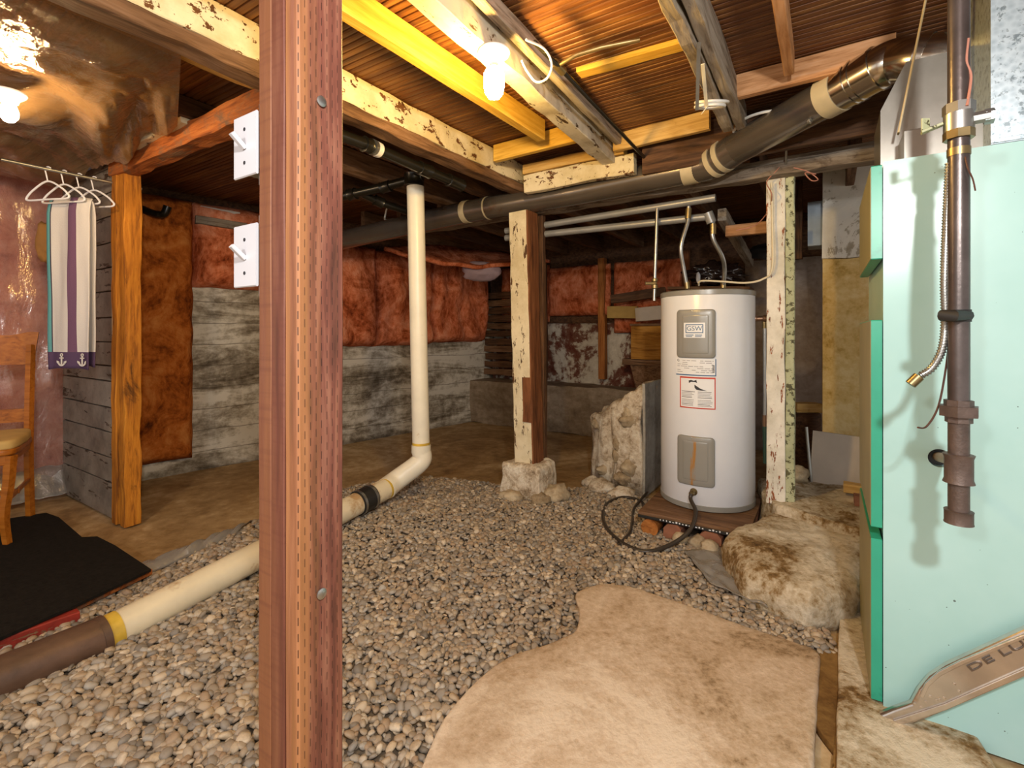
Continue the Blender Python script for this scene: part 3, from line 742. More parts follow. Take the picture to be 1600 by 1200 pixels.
# near post
NP = Vector((-.343, .78, 0))
t = empty('treated_post', NP+UP*.0, 'near reddish brown treated post of three bolted boards in front', 'post')
for k in range(3):
    c = NP+D2*(.019+.038*k)+D1*.0445
    beam('board', c-UP*.0, c+UP*2.415, .089, .0365, 'treated' if k == 0 else 'treated2', t, up=E2 if k == 0 else E2, jit=.0008, ch=.004 if k == 0 else .0015)
for z in (1.2+368/760*.80, 1.2-415/760*.80):
    c = NP+D1*.042+E2*.001+UP*z
    lathe('bolt', [(.004, -.002), (.009, 0), (.009, .002), (.005, .0035)], c, 'steel', t, 16, axis=E2)
# switches
def switch(z, lab):
    ctr = Vector((-.478, .875, z))
    t = empty('light_switch', ctr+UP*-.055, lab, 'light switch')
    pl = obox('cover_plate', ctr-UP*.055+D2*.036-D1*.003, E2*.072, D1*.005, UP*.112, 'plate', t, bev=.0018)
    obox('box', ctr-UP*.045+D2*.022+D1*.0025, E2*.056, D1*.045, UP*.092, 'steel', t)
    br = obox('bracket', ctr-UP*.073+E2*.030+D1*.006, E2*.008, D1*.02, UP*.145, 'steel', t, bev=.001)
    tg = beam('toggle', ctr-D1*.003+UP*-.004, ctr-D1*.026+UP*.016, .011, .008, 'plate', t, jit=0, ch=.0015)
    for dz in (-.03, .03): lathe('screw', [(.0032, 0), (.0032, .0012), (.002, .0016)], ctr-D1*.0028+UP*dz, 'ink', t, 10, axis=-D1)
switch(1.535, 'upper white toggle switch on a steel box on the near post')
switch(1.337, 'lower white toggle switch on a steel box on the near post')

# ------------------------------------------------------------ white drain pipe
vt = P(649, 292, 3.3); vb = Vector((EL.x-.0, 3.3, .30)); r = .058
t = empty('drain_pipe', (EL.x, EL.y, .05), 'cream plastic drain pipe dropping to an elbow and running over the gravel', 'pipe')
tube('riser', [vt, Vector((P(658, 700, 3.3).x, 3.3, P(658, 700, 3.3).z))], r, 'pvc', t, 28)
v0 = Vector((P(658, 700, 3.3).x, 3.3, P(658, 700, 3.3).z))
g1 = P(605, 768, 3.18); g1.z = .115+0; gN = P(165, 995, 1.95); gN.z = .055
h1 = Vector((v0.x-.02, v0.y-.03, .19)); 
far = P(600, 765, 3.14)
near = P(163, 993, 1.86)
r2 = .066
dirp = (near-far).normalized()
e0 = Vector((v0.x, v0.y, v0.z)); q1 = far+(-dirp)*.10
ring_on('collar', v0+UP*.02, v0-UP*.03, r+.007, 'pvc', t); 
tube('elbow', smooth_path([v0-UP*.02, v0-UP*.09+dirp*.006, q1-dirp*.02+UP*.02, q1+dirp*.08], 7), [r+.005+.007*min(1, i/21) for i in range(22)], 'pvc', t, 28)
ring_on('cement_ring', v0+UP*.024, v0+UP*.040, r+.0015, 'glue', t)
ring_on('cement_ring', q1+dirp*.08, q1+dirp*.095, r2+.0015, 'glue', t)
tube('run', [q1+dirp*.06, near], r2, 'pvcdirty', t, 28)
c1 = P(562, 786, 3.02); s = (c1-q1).dot(dirp); c1 = q1+dirp*s
ring_on('rubber_coupling', c1-dirp*.06, c1+dirp*.06, r2+.008, 'rubber', t)
for dd in (-.045, .045): ring_on('hose_clamp', c1+dirp*(dd-.008), c1+dirp*(dd+.008), r2+.0105, 'steel', t)
ring_on('cement_ring', near-dirp*.045, near+dirp*.0, r2+.003, 'glue', t)
far2 = P(-100, 1103, 1.50)
t = empty('cast_iron_pipe', (near.x, near.y, 0), 'brown cast iron drain pipe joined to the cream pipe at lower left', 'pipe')
tube('barrel', [near+dirp*.002, near+(far2-near).normalized()*1.1], .074, 'castiron', t, 28)
ring_on('rim', near-dirp*.004, near+dirp*.02, .077, 'castiron', t)

# ------------------------------------------------------------ duct
DR = .085
dp = [P(470, 390, 4.75), P(640, 351, 4.12), P(730, 331, 3.85), P(900, 301, 3.33), P(1085, 263, 2.88)]
dp2 = [P(1085, 263, 2.88), P(1112, 256, 2.80), P(1150, 232, 2.66), P(1312, 142, 2.12)]
dp3 = [P(1312, 142, 2.12), P(1375, 106, 1.97)]
t = empty('duct', (dp[0].x, dp[0].y, 2.0), 'long dull grey round duct with taped joints running under the joists to the furnace', 'duct')
tube('straight_run', dp, DR, 'duct', t, 36)
tube('elbow', smooth_path(dp2[:3], 5), DR+.001, 'duct', t, 36)
tube('riser_run', dp2[2:], DR, 'duct', t, 36)
tube('steel_section', [dp2[-1], dp3[-1]], DR+.003, 'silver', t, 36)
def on_path(px, Y, L, path_dir, nm, mat, rr, cpx):
    pass
def band(c, d, L, mat='tape', extra=.004, nm='tape_band', wob=0):
    d = d.normalized(); o = ring_on(nm, c-d*L/2, c+d*L/2, DR+extra, mat, t, 36); return o
dd = (dp[4]-dp[3]); band(dp[4]-dd.normalized()*.02, dd, .085)
band(dp2[1]+(dp2[2]-dp2[1])*.15, dp2[2]-dp2[1], .03, extra=.006); band(dp2[1]+(dp2[2]-dp2[1])*.5, dp2[2]-dp2[1], .03, extra=.006)
band(dp[2], dp[3]-dp[2], .05); band(dp[2]+(dp[3]-dp[2])*.22, dp[3]-dp[2], .012, extra=.003)
band(dp2[3]-(dp2[3]-dp2[2]).normalized()*.03, dp2[3]-dp2[2], .075, extra=.006)
sd = (dp3[1]-dp3[0]).normalized()
for k in (.35, .5, .98): band(dp3[0]+(dp3[1]-dp3[0])*k, sd, .008, 'silver', .007, 'bead')
cc = dp2[2]+(dp2[3]-dp2[2])*.72
sl = lathe('sheet_screw', [(.012, 0), (.012, .01), (.004, .012), (.004, .03)], cc+Vector((-.02, -.06, -.075)), 'steel', t, 10, axis=(-.2, -.6, -.7))
tube('elbow', smooth_path([dp3[0].lerp(dp3[1], .7), dp3[1], P(1400, 96, 1.93), P(1440, 92, 1.84), P(1520, 92, 1.74), P(1600, 92, 1.66)], 6), DR, 'silver', t, 36)
band(P(1440, 92, 1.84), P(1520, 92, 1.74)-P(1440, 92, 1.84), .03, 'silver', .004, 'foil_band')
for c, lab in ((P(1440, 92, 1.84), 'a'),):
    pass
# hanging strap under left duct
p = P(600, 358, 4.28); tube('strap', [p+Vector((.03, 0, .2))]+[p+Vector((DR*1.06*math.sin(a)*.6, -DR*1.08*math.sin(a), DR*1.08*math.cos(a))) for a in (.2, .9, 1.6, 2.3, 3.0)], .008, 'cablew', t, 8, sm=4)

# ------------------------------------------------------------ black plastic pipes at upper middle
t = empty('waste_pipe', P(640, 290, 3.3), 'black plastic waste piping with tee sitting on top of the cream riser', 'pipe')
tee = P(647, 281, 3.3)
ring_on('hub', tee-UP*.045, tee+UP*.035, .066, 'abs', t, lip=.004)
tube('branch', [P(500, 200, 2.28), P(572, 226, 2.50), P(655, 262, 2.85), P(722, 290, 3.15)], .030, 'abs', t, 18)
tube('branch', [P(660, 276, 3.28), P(600, 292, 3.35), P(552, 303, 3.4), P(520, 310, 3.45)], .030, 'abs', t, 18)
tube('branch', [P(560, 300, 3.4), P(590, 315, 3.5), P(640, 332, 3.75)], .026, 'abs', t, 18)
for (x, y, Y, x2, y2, Y2) in ((568, 224.5, 2.485, 578, 228.5, 2.52), (655, 262, 2.85, 672, 269, 2.92), (700, 281, 3.05, 722, 290, 3.15), (610, 290, 3.34, 596, 294, 3.36), (556, 302, 3.4, 545, 305, 3.42), (585, 312, 3.48, 598, 318, 3.52)):
    ring_on('fitting', P(x, y, Y), P(x2, y2, Y2), .038, 'abs', t, 18, lip=.003)
ring_on('metal_clamp', P(580, 229, 2.53), P(584, 231, 2.55), .041, 'steel', t, 18)
ring_on('purple_clamp', P(586, 232, 2.555), P(592, 235, 2.58), .040, 'cablew', t, 18)

# grey pvc supply pipes & plumbing over tank
t = empty('water_line', P(845, 352, 3.65), 'upper thin grey water pipe running from the cream post to above the tank', 'pipe')
tube('run', [P(790, 361, 3.8), P(850, 352, 3.66), P(1118, 309, 3.02)], .024, 'greypipe', t, 18)
tube('copper_drop', [P(1027, 322, 3.2), P(1023, 440, 3.2), P(1022, 470, 3.2)], .011, 'steel', t, 12)
vv = P(1023, 443, 3.2); lathe('valve', [(.014, -.035), (.02, -.03), (.02, -.01), (.014, -.005), (.014, .01), (.02, .015), (.02, .03), (.012, .035)], vv, 'brass', t, 16)
beam('valve_handle', vv+Vector((-.065, -.01, .0)), vv+Vector((.0, -.01, .0)), .014, .02, 'brass', t, jit=0)
tube('flex_connector', [P(1076, 320, 3.12), P(1075, 345, 3.12), P(1064, 385, 3.12), P(1068, 418, 3.14), P(1074, 450, 3.15)], .013, 'steel', t, 12, sm=6)
ring_on('brass_nut', P(1076, 326, 3.12), P(1075, 342, 3.12), .019, 'brass', t, 12); ring_on('brass_nut', P(1073, 441, 3.15), P(1074, 451, 3.15), .017, 'brass', t, 12)
t = empty('water_line', P(845, 368, 3.65), 'lower thin grey water pipe ending in an elbow above the right of the tank', 'pipe')
tube('run', [P(790, 372, 3.8), P(850, 366, 3.66), P(1112, 338, 3.1)], .024, 'greypipe', t, 18)
ring_on('elbow', P(1106, 332, 3.1), P(1112, 348, 3.1), .03, 'greypipe', t)
tube('flex_connector', [P(1114, 345, 3.1), P(1114, 372, 3.1), P(1128, 400, 3.12), P(1132, 420, 3.16), P(1130, 448, 3.2)], .014, 'steel', t, 12, sm=6)
ring_on('brass_nut', P(1114, 350, 3.1), P(1114, 366, 3.1), .019, 'brass', t, 12); ring_on('brass_nut', P(1130, 438, 3.2), P(1130, 450, 3.2), .018, 'brass', t, 12)

# ------------------------------------------------------------ water heater
TC = Vector((1.26, 3.15, 0)); TR = .283; ZB = .135; ZT = 1.452
PH0 = math.atan2(-.928, -.371)
t = empty('water_heater', TC+UP*ZB, 'white cylindrical electric water heater with grey access covers', 'water heater')
WH = t
lathe('tank', [(TR-.004, ZB+.03), (TR, ZB+.035), (TR, ZT-.025), (TR-.002, ZT-.02)], TC, 'tank', t, 96)
lathe('base_ring', [(TR-.004, ZB), (TR+.003, ZB+.004), (TR+.003, ZB+.032), (TR-.003, ZB+.034)], TC, 'tankgrey', t, 96)
lathe('top_cap', [(TR-.002, ZT-.026), (TR+.004, ZT-.022), (TR+.004, ZT+.004), (TR-.006, ZT+.010), (TR-.04, ZT+.012), (.05, ZT+.018), (.01, ZT+.018)], TC, 'tankgrey', t, 96)
def dl(px): return math.asin(max(-.99, min(.99, (px-1104)/75.0)))
def zz(py): return H-(py-CY)/F*2.88
def tp(dlt, z, rr): 
    a = PH0+dlt; return Vector((TC.x+rr*math.cos(a), TC.y+rr*math.sin(a), z))
def patch(name, x0, x1, y0, y1, off, mat, parent, thick=.002, nu=14, rnd=0):
    d0, d1 = dl(x0), dl(x1); z0, z1 = zz(y1), zz(y0); v = []; f = []; nv = 8
    us = [i/nu for i in range(nu+1)]; vs = [j/nv for j in range(nv+1)]
    def rad(u, v_):
        if not rnd: return TR+off+thick
        e = min(u*(d1-d0)*TR, (1-u)*(d1-d0)*TR, v_*(z1-z0), (1-v_)*(z1-z0)); return TR+off+thick*min(1, .25+e/rnd)
    if rnd: us = [0, .02, .05, .1]+[.1+.8*i/10 for i in range(1, 10)]+[.9, .95, .98, 1]; vs = [0, .015, .04, .08]+[.08+.84*i/6 for i in range(1, 6)]+[.92, .96, .985, 1]
    k = len(vs)
    for u in us:
        for q in vs: v.append(tp(d0+(d1-d0)*u, z0+(z1-z0)*q, rad(u, q)))
    m = len(v)
    for u in us:
        for q in vs: v.append(tp(d0+(d1-d0)*u, z0+(z1-z0)*q, TR-.002))
    for i in range(len(us)-1):
        for j in range(k-1):
            a = i*k+j; f.append((a, a+1, a+k+1, a+k)); f.append((m+a, m+a+k, m+a+k+1, m+a+1))
    for j in range(k-1): f.append((j, m+j, m+j+1, j+1)); a = (len(us)-1)*k+j; f.append((a, a+1, m+a+1, m+a))
    for i in range(len(us)-1): a = i*k; f.append((a, a+k, m+a+k, m+a)); a = i*k+k-1; f.append((a, m+a, m+a+k, a+k))
    return autosm(mesh(name, v, f, mat, None, parent, origin=TC+UP*0), 30)
def rpatch(name, x0, x1, y0, y1, off, mat, parent, thick=.012, rc=.022):
    d0, d1 = dl(x0), dl(x1); z0, z1 = zz(y1), zz(y0); hw = (d1-d0)*TR/2; hh = (z1-z0)/2; dc = (d0+d1)/2; zc = (z0+z1)/2
    out = []
    for cx_, cz_, a0 in ((hw-rc, hh-rc, 0), (-hw+rc, hh-rc, 90), (-hw+rc, -hh+rc, 180), (hw-rc, -hh+rc, 270)):
        for k in range(7): a = math.radians(a0+k*15); out.append((cx_+rc*math.cos(a), cz_+rc*math.sin(a)))
        # subdivide the straight sides so they follow the curve
    o2 = []
    for i, p in enumerate(out):
        q = out[(i+1) % len(out)]; o2.append(p)
        if math.hypot(q[0]-p[0], q[1]-p[1]) > .02:
            for k in range(1, 10): o2.append((p[0]+(q[0]-p[0])*k/10, p[1]+(q[1]-p[1])*k/10))
    out = o2; n = len(out); v = []; f = []
    rings = [(0, -.002), (0, thick*.55), (.0025, thick*.85), (.007, thick)]
    def at(p, ins, r_):
        sx = (hw-ins)/hw; sz = (hh-ins)/hh; return tp(dc+p[0]*sx/TR, zc+p[1]*sz, TR+off+r_)
    for ins, r_ in rings: v += [at(p, ins, r_) for p in out]
    for k in range(1, 6): v += [at((p[0]*(1-k/6), p[1]*(1-k/6)), .007, thick) for p in out]
    v.append(at((0, 0), 0, thick)); m = len(rings)+5
    for i in range(m-1):
        for j in range(n): f.append((i*n+j, i*n+(j+1) % n, (i+1)*n+(j+1) % n, (i+1)*n+j))
    for j in range(n): f.append(((m-1)*n+j, (m-1)*n+(j+1) % n, m*n))
    return autosm(mesh(name, v, f, mat, None, parent, origin=TC+UP*0), 35)
def ttext(s, px, py, size, mat, parent, off, name='lettering'):
    v, f = text_geo(s, size, .0004); dc = dl(px); z = zz(py)
    return mesh(name, [tp(dc+q.x/TR, z+q.y, TR+off+q.z) for q in v], f, mat, None, parent)
cov = rpatch('upper_cover', 1060, 1117, 483, 560, 0, 'tankgrey', t)
rpatch('panel', 1069, 1107, 492, 553, .0115, 'tankgrey', cov, .003, .008)
lb = patch('badge', 1072, 1102, 504, 528, .0148, 'labelwhite', cov, .002)
patch('border', 1074.5, 1099.5, 506.5, 520.5, .0166, 'labelblue', lb, .0006); patch('field', 1075.8, 1098.2, 508, 519.2, .0170, 'labelwhite', lb, .0008)
ttext('GSW', 1087, 513.5, .038, 'labelblue', lb, .0188)
for y, x0, x1 in ((523, 1074.5, 1086), (525.3, 1075, 1084), (523, 1088, 1098), (525.3, 1088, 1097)): patch('print_line', x0, x1, y, y+1.1, .0166, 'labelblue', lb, .0006, nu=3)
cov2 = rpatch('lower_cover', 1061, 1116, 684, 762, 0, 'rustcover', t)
rpatch('panel', 1070, 1106, 692, 753, .0115, 'rustcover', cov2, .003, .008)
for c_, y in ((cov, 485.5), (cov2, 686.5)):
    lathe('screw', [(.004, 0), (.004, .002), (.002, .003)], tp(dl(1083), zz(y), TR+.011), 'steel', c_, 10, axis=(tp(dl(1083), 0, 1)-TC))
rl = patch('rating_label', 1058, 1118, 561, 588, 0, 'labelwhite', t, .001)
patch('label_edge', 1058, 1118, 586.3, 588, .0008, 'labelblue', rl, .0005); patch('label_edge', 1116.6, 1118, 561, 588, .0008, 'labelblue', rl, .0005, nu=2)
ttext('G', 1061.5, 564.5, .022, 'ink', rl, .0016)
rr = random.Random(3)
for y in range(564, 585, 3):
    x = 1060 if y > 567 else 1068
    while x < 1113:
        L = rr.uniform(3, 10)
        if rr.random() < .72: patch('print_line', x, min(x+L, 1114), y, y+.9, .0008, 'inkgrey', rl, .0004, nu=3)
        x += L+1.5
for y in range(571, 583, 2): patch('bar', 1112.5, 1115.8, y, y+1.2, .0008, 'ink', rl, .0004, nu=2)
wl = patch('warning_label', 1064, 1117, 590, 640, 0, 'labelwhite', t, .001)
for x0, x1, y0, y1 in ((1064, 1117, 590, 592.5), (1064, 1117, 638.2, 640), (1064, 1065.5, 590, 640), (1115.5, 1117, 590, 640)): patch('red_border', x0, x1, y0, y1, .0008, 'labelred', wl, .0005)
def tpoly(pts, mat, parent, off, name='tap_symbol'):
    v = [tp(dl(x), zz(y), TR+off) for x, y in pts]; v2 = [tp(dl(x), zz(y), TR+off-.001) for x, y in pts]; n = len(pts)
    return mesh(name, v+v2, [tuple(range(n)), tuple(range(n, 2*n))[::-1]]+[(i, (i+1) % n, n+(i+1) % n, n+i) for i in range(n)], mat, None, parent)
tpoly([(1077.5, 596), (1081, 595), (1085, 596), (1089, 594.5), (1090, 599.5), (1087.5, 598), (1084, 598), (1081, 598), (1078, 600)], 'ink', wl, .0016)
tpoly([(1086, 602), (1089, 604), (1095, 608), (1105, 611.5), (1096, 611), (1089, 610), (1086.5, 607)], 'ink', wl, .0016)
for x0, x1 in ((1067, 1087), (1091, 1114)):
    for i, y in enumerate((613, 615.3, 617.6, 619.9, 622.2, 626, 628.3, 630.6, 632.9, 635.2)):
        patch('print_line', x0, x1-rr.uniform(0, 5), y, y+.8, .0008, 'inkgrey' if i % 4 else 'ink', wl, .0004, nu=4)
# drain valve
dv = tp(dl(1085), zz(772), TR); ax = (dv-Vector((TC.x, TC.y, dv.z))).normalized()
lathe('drain_valve', [(.022, -.002), (.022, .003), (.010, .004), (.010, .03), (.016, .032), (.016, .045), (.012, .05)], dv, 'brass', t, 18, axis=ax)
# relief valve
rv = Vector((TC.x, TC.y, 0))+Vector((.928, -.371, 0))*(TR-.01); rv.z = H-(498-CY)/F*3.05
rx = Vector((.928, -.371, 0))
vo = lathe('relief_valve', [(.022, 0), (.022, .015), (.016, .02), (.016, .05), (.022, .055), (.022, .085), (.01, .09)], rv, 'copper', t, 18, axis=rx)
q = rv+rx*.062; ring_on('brass_nut', q-UP*.02, q-UP*.06, .016, 'brass', vo, 12); tube('discharge_pipe', [q-UP*.05, q-UP*.62], .0095, 'steel', vo, 12)
ring_on('brass_nut', q-UP*.6, q-UP*.67, .014, 'copper', vo, 12); tube('green_tube', [q-UP*.66, q-UP*.9+rx*.004], .012, plain('dark green tube', '#2a4a3c', .5), vo, 12)
beam('test_lever', q+rx*.02+UP*.005, q+rx*.045-UP*.035, .014, .005, 'brass', vo, jit=0, ch=.001)
# platform
A0 = Vector((.766, 2.91, 0))
t = empty('wooden_platform', A0+E2*.3+D1*.4, 'worn wooden board platform under the water heater', 'platform')
obox('board', A0+UP*.105-E2*.01, E2*.60, D1*.80, UP*.028, 'oldwood', t, jit=.003)
o = obox('edge_strip', A0+UP*.098-D1*.008-E2*.01, E2*.60, D1*.008, UP*.018, 'rubber', t)
for i in range(26):
    s = .12+i*.018
    if rr.random() < .75: obox('paint_fleck', A0+UP*.106-D1*.010+E2*s, E2*rr.uniform(.005, .012), D1*.004, UP*rr.uniform(.004, .010), 'labelwhite', o)
for i, (s, rr_, lab, mt) in enumerate(((.06, .05, 'cut orange log end under the left corner of the platform', 'logend'), (.19, .045, 'second wooden chock from the left under the platform', 'brick'), (.40, .046, 'third wooden chock from the left under the platform', 'brick'), (.53, .048, 'rightmost wooden chock under the platform beside the ledge', 'brick'))):
    p = A0+E2*s+UP*.049-D1*.012
    if i == 0: v, f = tube_geo([p, p+D1*.7], rr_, 20)
    else: v, f = beam_geo(.7, .105, .092, .006, .022, .06, i*7); v = [p+(frame(D1) @ Vector(q)) for q in v]
    T(mesh('log' if i == 0 else 'wood_chock', v, f, mt), lab, 'log' if i == 0 else 'wood block')
for i, (px, py, s, lab) in enumerate(((1063, 850, .045, 'tan fist sized stone below the second chock'), (1090, 856, .05, 'pointed pale stone under the middle of the platform edge'), (1110, 866, .05, 'round tan stone below the third chock'), (1152, 885, .022, 'small orange stone by the foot of the ledge'))):
    p = G(px, py); p.z = s*.7; T(blob('stone', p, (s, s*.85, s*.85), 'rock', rough=.3, sub=2), lab, 'stone')
# hose
hp = [dv+ax*.045-UP*.0, dv+ax*.06-UP*.03, P(1087, 800, 2.78), P(1078, 828, 2.70), P(1050, 850, 2.66), G(1010, 862, .02), G(975, 850, .02), G(950, 828, .02), G(942, 806, .02), G(950, 786, .02), G(975, 777, .02), G(1000, 783, .02), G(1006, 791, .03)]
tag(tube('drain_hose', hp, .0115, 'hose', None, 12, sm=8), 'dark hose looping from the heater drain over the gravel', 'hose')
hp = [G(1012, 768, .02), G(1000, 782, .045), G(990, 796, .02), G(988, 815, .02), G(984, 832, .02), G(972, 846, .02), G(968, 852, .02)]
tag(tube('cable', hp, .009, 'hose', None, 10, sm=6), 'dark cable lying inside the hose loop beside the platform', 'cable')
# concrete block
cb = [G(922, 748), G(960, 765), G(1003, 777), G(1003, 777)+D1*.75, G(922, 748)+D1*.55]
cb = [(p.x, p.y) for p in cb]
t = empty('concrete_block', (cb[1][0], cb[1][1], 0), 'broken chunk of rubble concrete wall standing left of the water heater', 'concrete')
def bt(x, y):
    s = (Vector((x, y, 0))-Vector((cb[2][0], cb[2][1], 0))).dot(E2); return max(-.30, s*.75)-.015+ .05*noise.noise(Vector((x*6, y*6, 1)))
rough_prism('rubble_core', cb, -.01, .845, 'rubble', .05, .045, t, n=150, topf=bt, fq=10)
e0 = Vector((cb[2][0], cb[2][1], 0))+E2*.006
obox('cast_face', e0-UP*0-D1*.0, D1*.72, E2*.02, UP*.83, 'smoothcon', t, jit=.004)
for i in range(9):
    u = rr.random(); p = Vector((cb[0][0], cb[0][1], 0)).lerp(Vector((cb[2][0], cb[2][1], 0)), .15+.7*u); z = rr.uniform(.08, .6)
    blob('embedded_stone', p+UP*z, (rr.uniform(.04, .085), .05, rr.uniform(.035, .07)), 'rock', t, .3, 3)
for i, (px, py, s, lab) in enumerate(((940, 768, (.1, .09, .06), 'low rock at the left foot of the broken concrete block'), (972, 776, (.09, .07, .05), 'low rock at the front foot of the broken concrete block'), (925, 760, (.07, .07, .05), 'small rock left of the broken concrete block'))):
    p = G(px, py); p.z = s[2]*.5; T(blob('rock', p, s, 'rubble', rough=.3), lab, 'rock')

# ------------------------------------------------------------ ledge right
la = [(1.47, 2.70), (1.53, 2.98), (1.66, 3.3), (3.0, 2.9), (2.4, 2.2), (1.74, 2.35)]
lb_ = [(1.18, 2.60), (1.06, 2.45), (1.03, 2.17), (1.17, 1.97), (1.38, 1.97), (1.58, 2.14), (1.95, 2.5), (1.8, 2.75), (1.50, 2.80)]
t = empty('concrete_ledge', (1.4, 2.3, 0), 'old stained rounded concrete ledge under the white post', 'ledge')
rough_prism('upper_tier', la, -.01, .235, 'ledge', .025, .022, t, n=150, rings=22, fq=7)
rough_prism('lower_tier', lb_, -.01, .19, 'ledge', .085, .022, t, n=170, rings=26, fq=6, topf=lambda x, y: -.12*max(0, (2.3-y)))
kb = [G(1308, 1133), G(1308, 1010), G(1312, 955), G(1312, 955)+E2*.2, G(1308, 1133)+E2*.25, Vector((.95, 1.25, 0)), Vector((.80, 1.22, 0))]
struct(rough_prism('floor_kerb', [(.80, 1.20), (G(1308, 1133).x, G(1308, 1133).y), (G(1310, 1010).x, G(1310, 1010).y), (G(1312, 950).x, G(1312, 950).y), (1.62, 2.02), (1.30, 1.30), (1.1, 1.0)], -.01, .035, 'ledge', .01, .004, n=80))
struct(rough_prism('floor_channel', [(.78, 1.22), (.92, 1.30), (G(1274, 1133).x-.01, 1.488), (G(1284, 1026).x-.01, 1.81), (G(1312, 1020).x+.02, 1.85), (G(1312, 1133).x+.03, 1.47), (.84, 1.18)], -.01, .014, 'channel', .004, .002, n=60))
# plastic strip under platform/ledge
def pf(u, v):
    a = G(1068, 868); b = G(1150, 862); c = G(1110, 925); d_ = G(1200, 965)
    p = a.lerp(b, u).lerp(c.lerp(d_, u), v); return Vector((p.x, p.y, .03+.014*noise.noise(Vector((u*5, v*5, 2)))+.012*v))
tag(sheet('plastic_sheet', pf, 24, 24, 'filmgrey', thick=.002), 'dusty plastic sheet poking out of the gravel beside the concrete ledge', 'plastic sheet')
def pf2(u, v):
    a = G(238, 888); b = G(400, 822); p = a.lerp(b, u)+Vector((.0, -.22, 0))*v
    return Vector((p.x, p.y, .02+.03*abs(noise.noise(Vector((u*7, v*2, 2))))+.035*math.sin(v*3.14)))
tag(sheet('plastic_sheet', pf2, 40, 12, 'filmgrey', thick=.002), 'dusty plastic sheet between the concrete floor and the cream pipe', 'plastic sheet')

# chimney, panel, bits -----------------------------------------------------------
ch0 = P(1285, 600, 3.45); ch0.z = 0
t = empty('chimney', ch0, 'square plastered chimney column, white peeling above and yellow below', 'chimney')
obox('lower_shaft', ch0+UP*.2, E2*.62, D1*.5, UP*1.52, 'chim_y', t, jit=.008)
obox('upper_shaft', ch0+UP*1.72, E2*.62, D1*.5, UP*.685, 'chim_w', t, jit=.008)
pa = P(1272, 772, 3.16)
t = empty('leaning_board', pa, 'off white flat panel with metal edge leaning against the chimney foot', 'panel')
pb = P(1360, 790, 2.98); up = Vector((.01, .08, .40))
obox('sheet', pa+Vector((0, 0, 0)), (pb-pa)*1.05, D1*.012, up, 'ledgepanel', t)
beam('metal_edge', pa+Vector((-.012, 0, 0)), pa+up+Vector((-.012, 0, .02)), .016, .02, 'steel', t, jit=0)
p = P(1335, 792, 2.72); T(obox('brick', p+UP*-.0, E2*.16, D1*.08, UP*.06, 'brick', jit=.004), 'dark brown brick lying on the ledge beside the furnace', 'brick')
p = P(1318, 770, 2.86); T(obox('wood_offcut', p, E2*.16, D1*.08, UP*.05, 'pine', jit=.004), 'short yellow wood offcut on the ledge above the brick', 'wood')
p = P(1258, 700, 4.1); p.z = 0
t = empty('chopping_block', p, 'dark upright log behind the white post', 'log')
lathe('trunk', [(.115, 0), (.12, .3), (.115, .52), (.10, .535)], p, 'darkwood', t, 24)
q = p+UP*.54; T(obox('wood_slab', q+Vector((-.10, -.06, 0)), Vector((.2, -.02, 0)), Vector((.01, .12, 0)), UP*.07, 'pine', jit=.004), 'pale wood piece on top of the dark log', 'wood')
p = P(1240, 745, 3.2); p.z = .24; T(blob('rock', p+UP*.03, (.1, .08, .06), 'rock', rough=.3), 'yellowish rock on the ledge behind the white post', 'rock')
# small duct by chimney, dark stud, lump
p = P(1262, 385, 3.62); T(obox('vent_box', p, E2*.115, D1*.2, UP*.33, 'bluebox', bev=.004), 'small blue grey box duct hanging left of the chimney', 'duct')
p = P(1246, 405, 3.9); T(beam('hanging_stud', p, p+UP*.62, .07, .06, 'darkwood', up=D1), 'dark stud end hanging beside the blue grey box duct', 'stud')
p = P(1190, 400, 4.5); 
T(blob('dark_bundle', p+UP*.04, (.13, .1, .07), plain('dark grey cloth', '#2c2b2c', .8, bump=.3), rough=.3), 'dark grey bundle on top of the parged wall', 'bundle')
a = P(1135, 362, 3.6); b = P(1230, 352, 3.35); T(beam('fir_block', a, b, .05, .08, 'freshpine', jit=.002), 'short pale fir block left of the white post top', 'blocking')
a = P(1128, 335, 3.5); b = P(1172, 410, 4.6); T(beam('grey_stud', a, b, .06, .09, 'greywood'), 'slanting grey stud above the right of the tank', 'stud')
# studs at the back
for (x0, y0, x1, y1, Y, w_, h_, mt, lab) in ((942, 592, 941, 404, 6.0, .085, .09, 'logend', 'orange brown upright stud left of the tank'), (852, 590, 850, 408, 6.3, .06, .06, 'darkwood', 'dark stud just right of the cream post'), (900, 478, 905, 415, 6.35, .06, .05, 'greywood', 'short grey stud fragment in front of the far insulation'), (1073, 455, 1071, 392, 5.3, .085, .05, 'brownside', 'short brown board upright behind the flexible connectors')):
    T(beam('wall_stud', P(x0, y0, Y), P(x1, y1, Y), w_, h_, mt, up=D1), lab, 'stud')
a = P(950, 488, 5.75); b = P(996, 488, 5.55); T(beam('cardboard_strip', a, b, .05, .14, 'cardboard', jit=.002), 'flat tan cardboard strip in front of the back wall', 'cardboard')
a = P(994, 492, 5.4); b = P(1045, 487, 5.2); T(beam('white_board', a, b, .05, .15, 'ledgepanel', jit=.002), 'whitish board end left of the tank top', 'board')
a = P(955, 468, 5.6); b = P(1040, 455, 5.35); T(beam('dark_plank', a, b, .06, .1, 'darkwood', jit=.006), 'dark plank on the back wall left of the tank top', 'board')
def zy(y, Y): return H-(y-CY)/F*Y
a = P(985, 602, 5.5); a.z = .562; v = []
for (dx, z) in ((.07, 0), (.55, 0), (.55, .27), (0, .27)):
    for yv in (0, .3): v.append(a+E2*dx+D1*yv+UP*z)
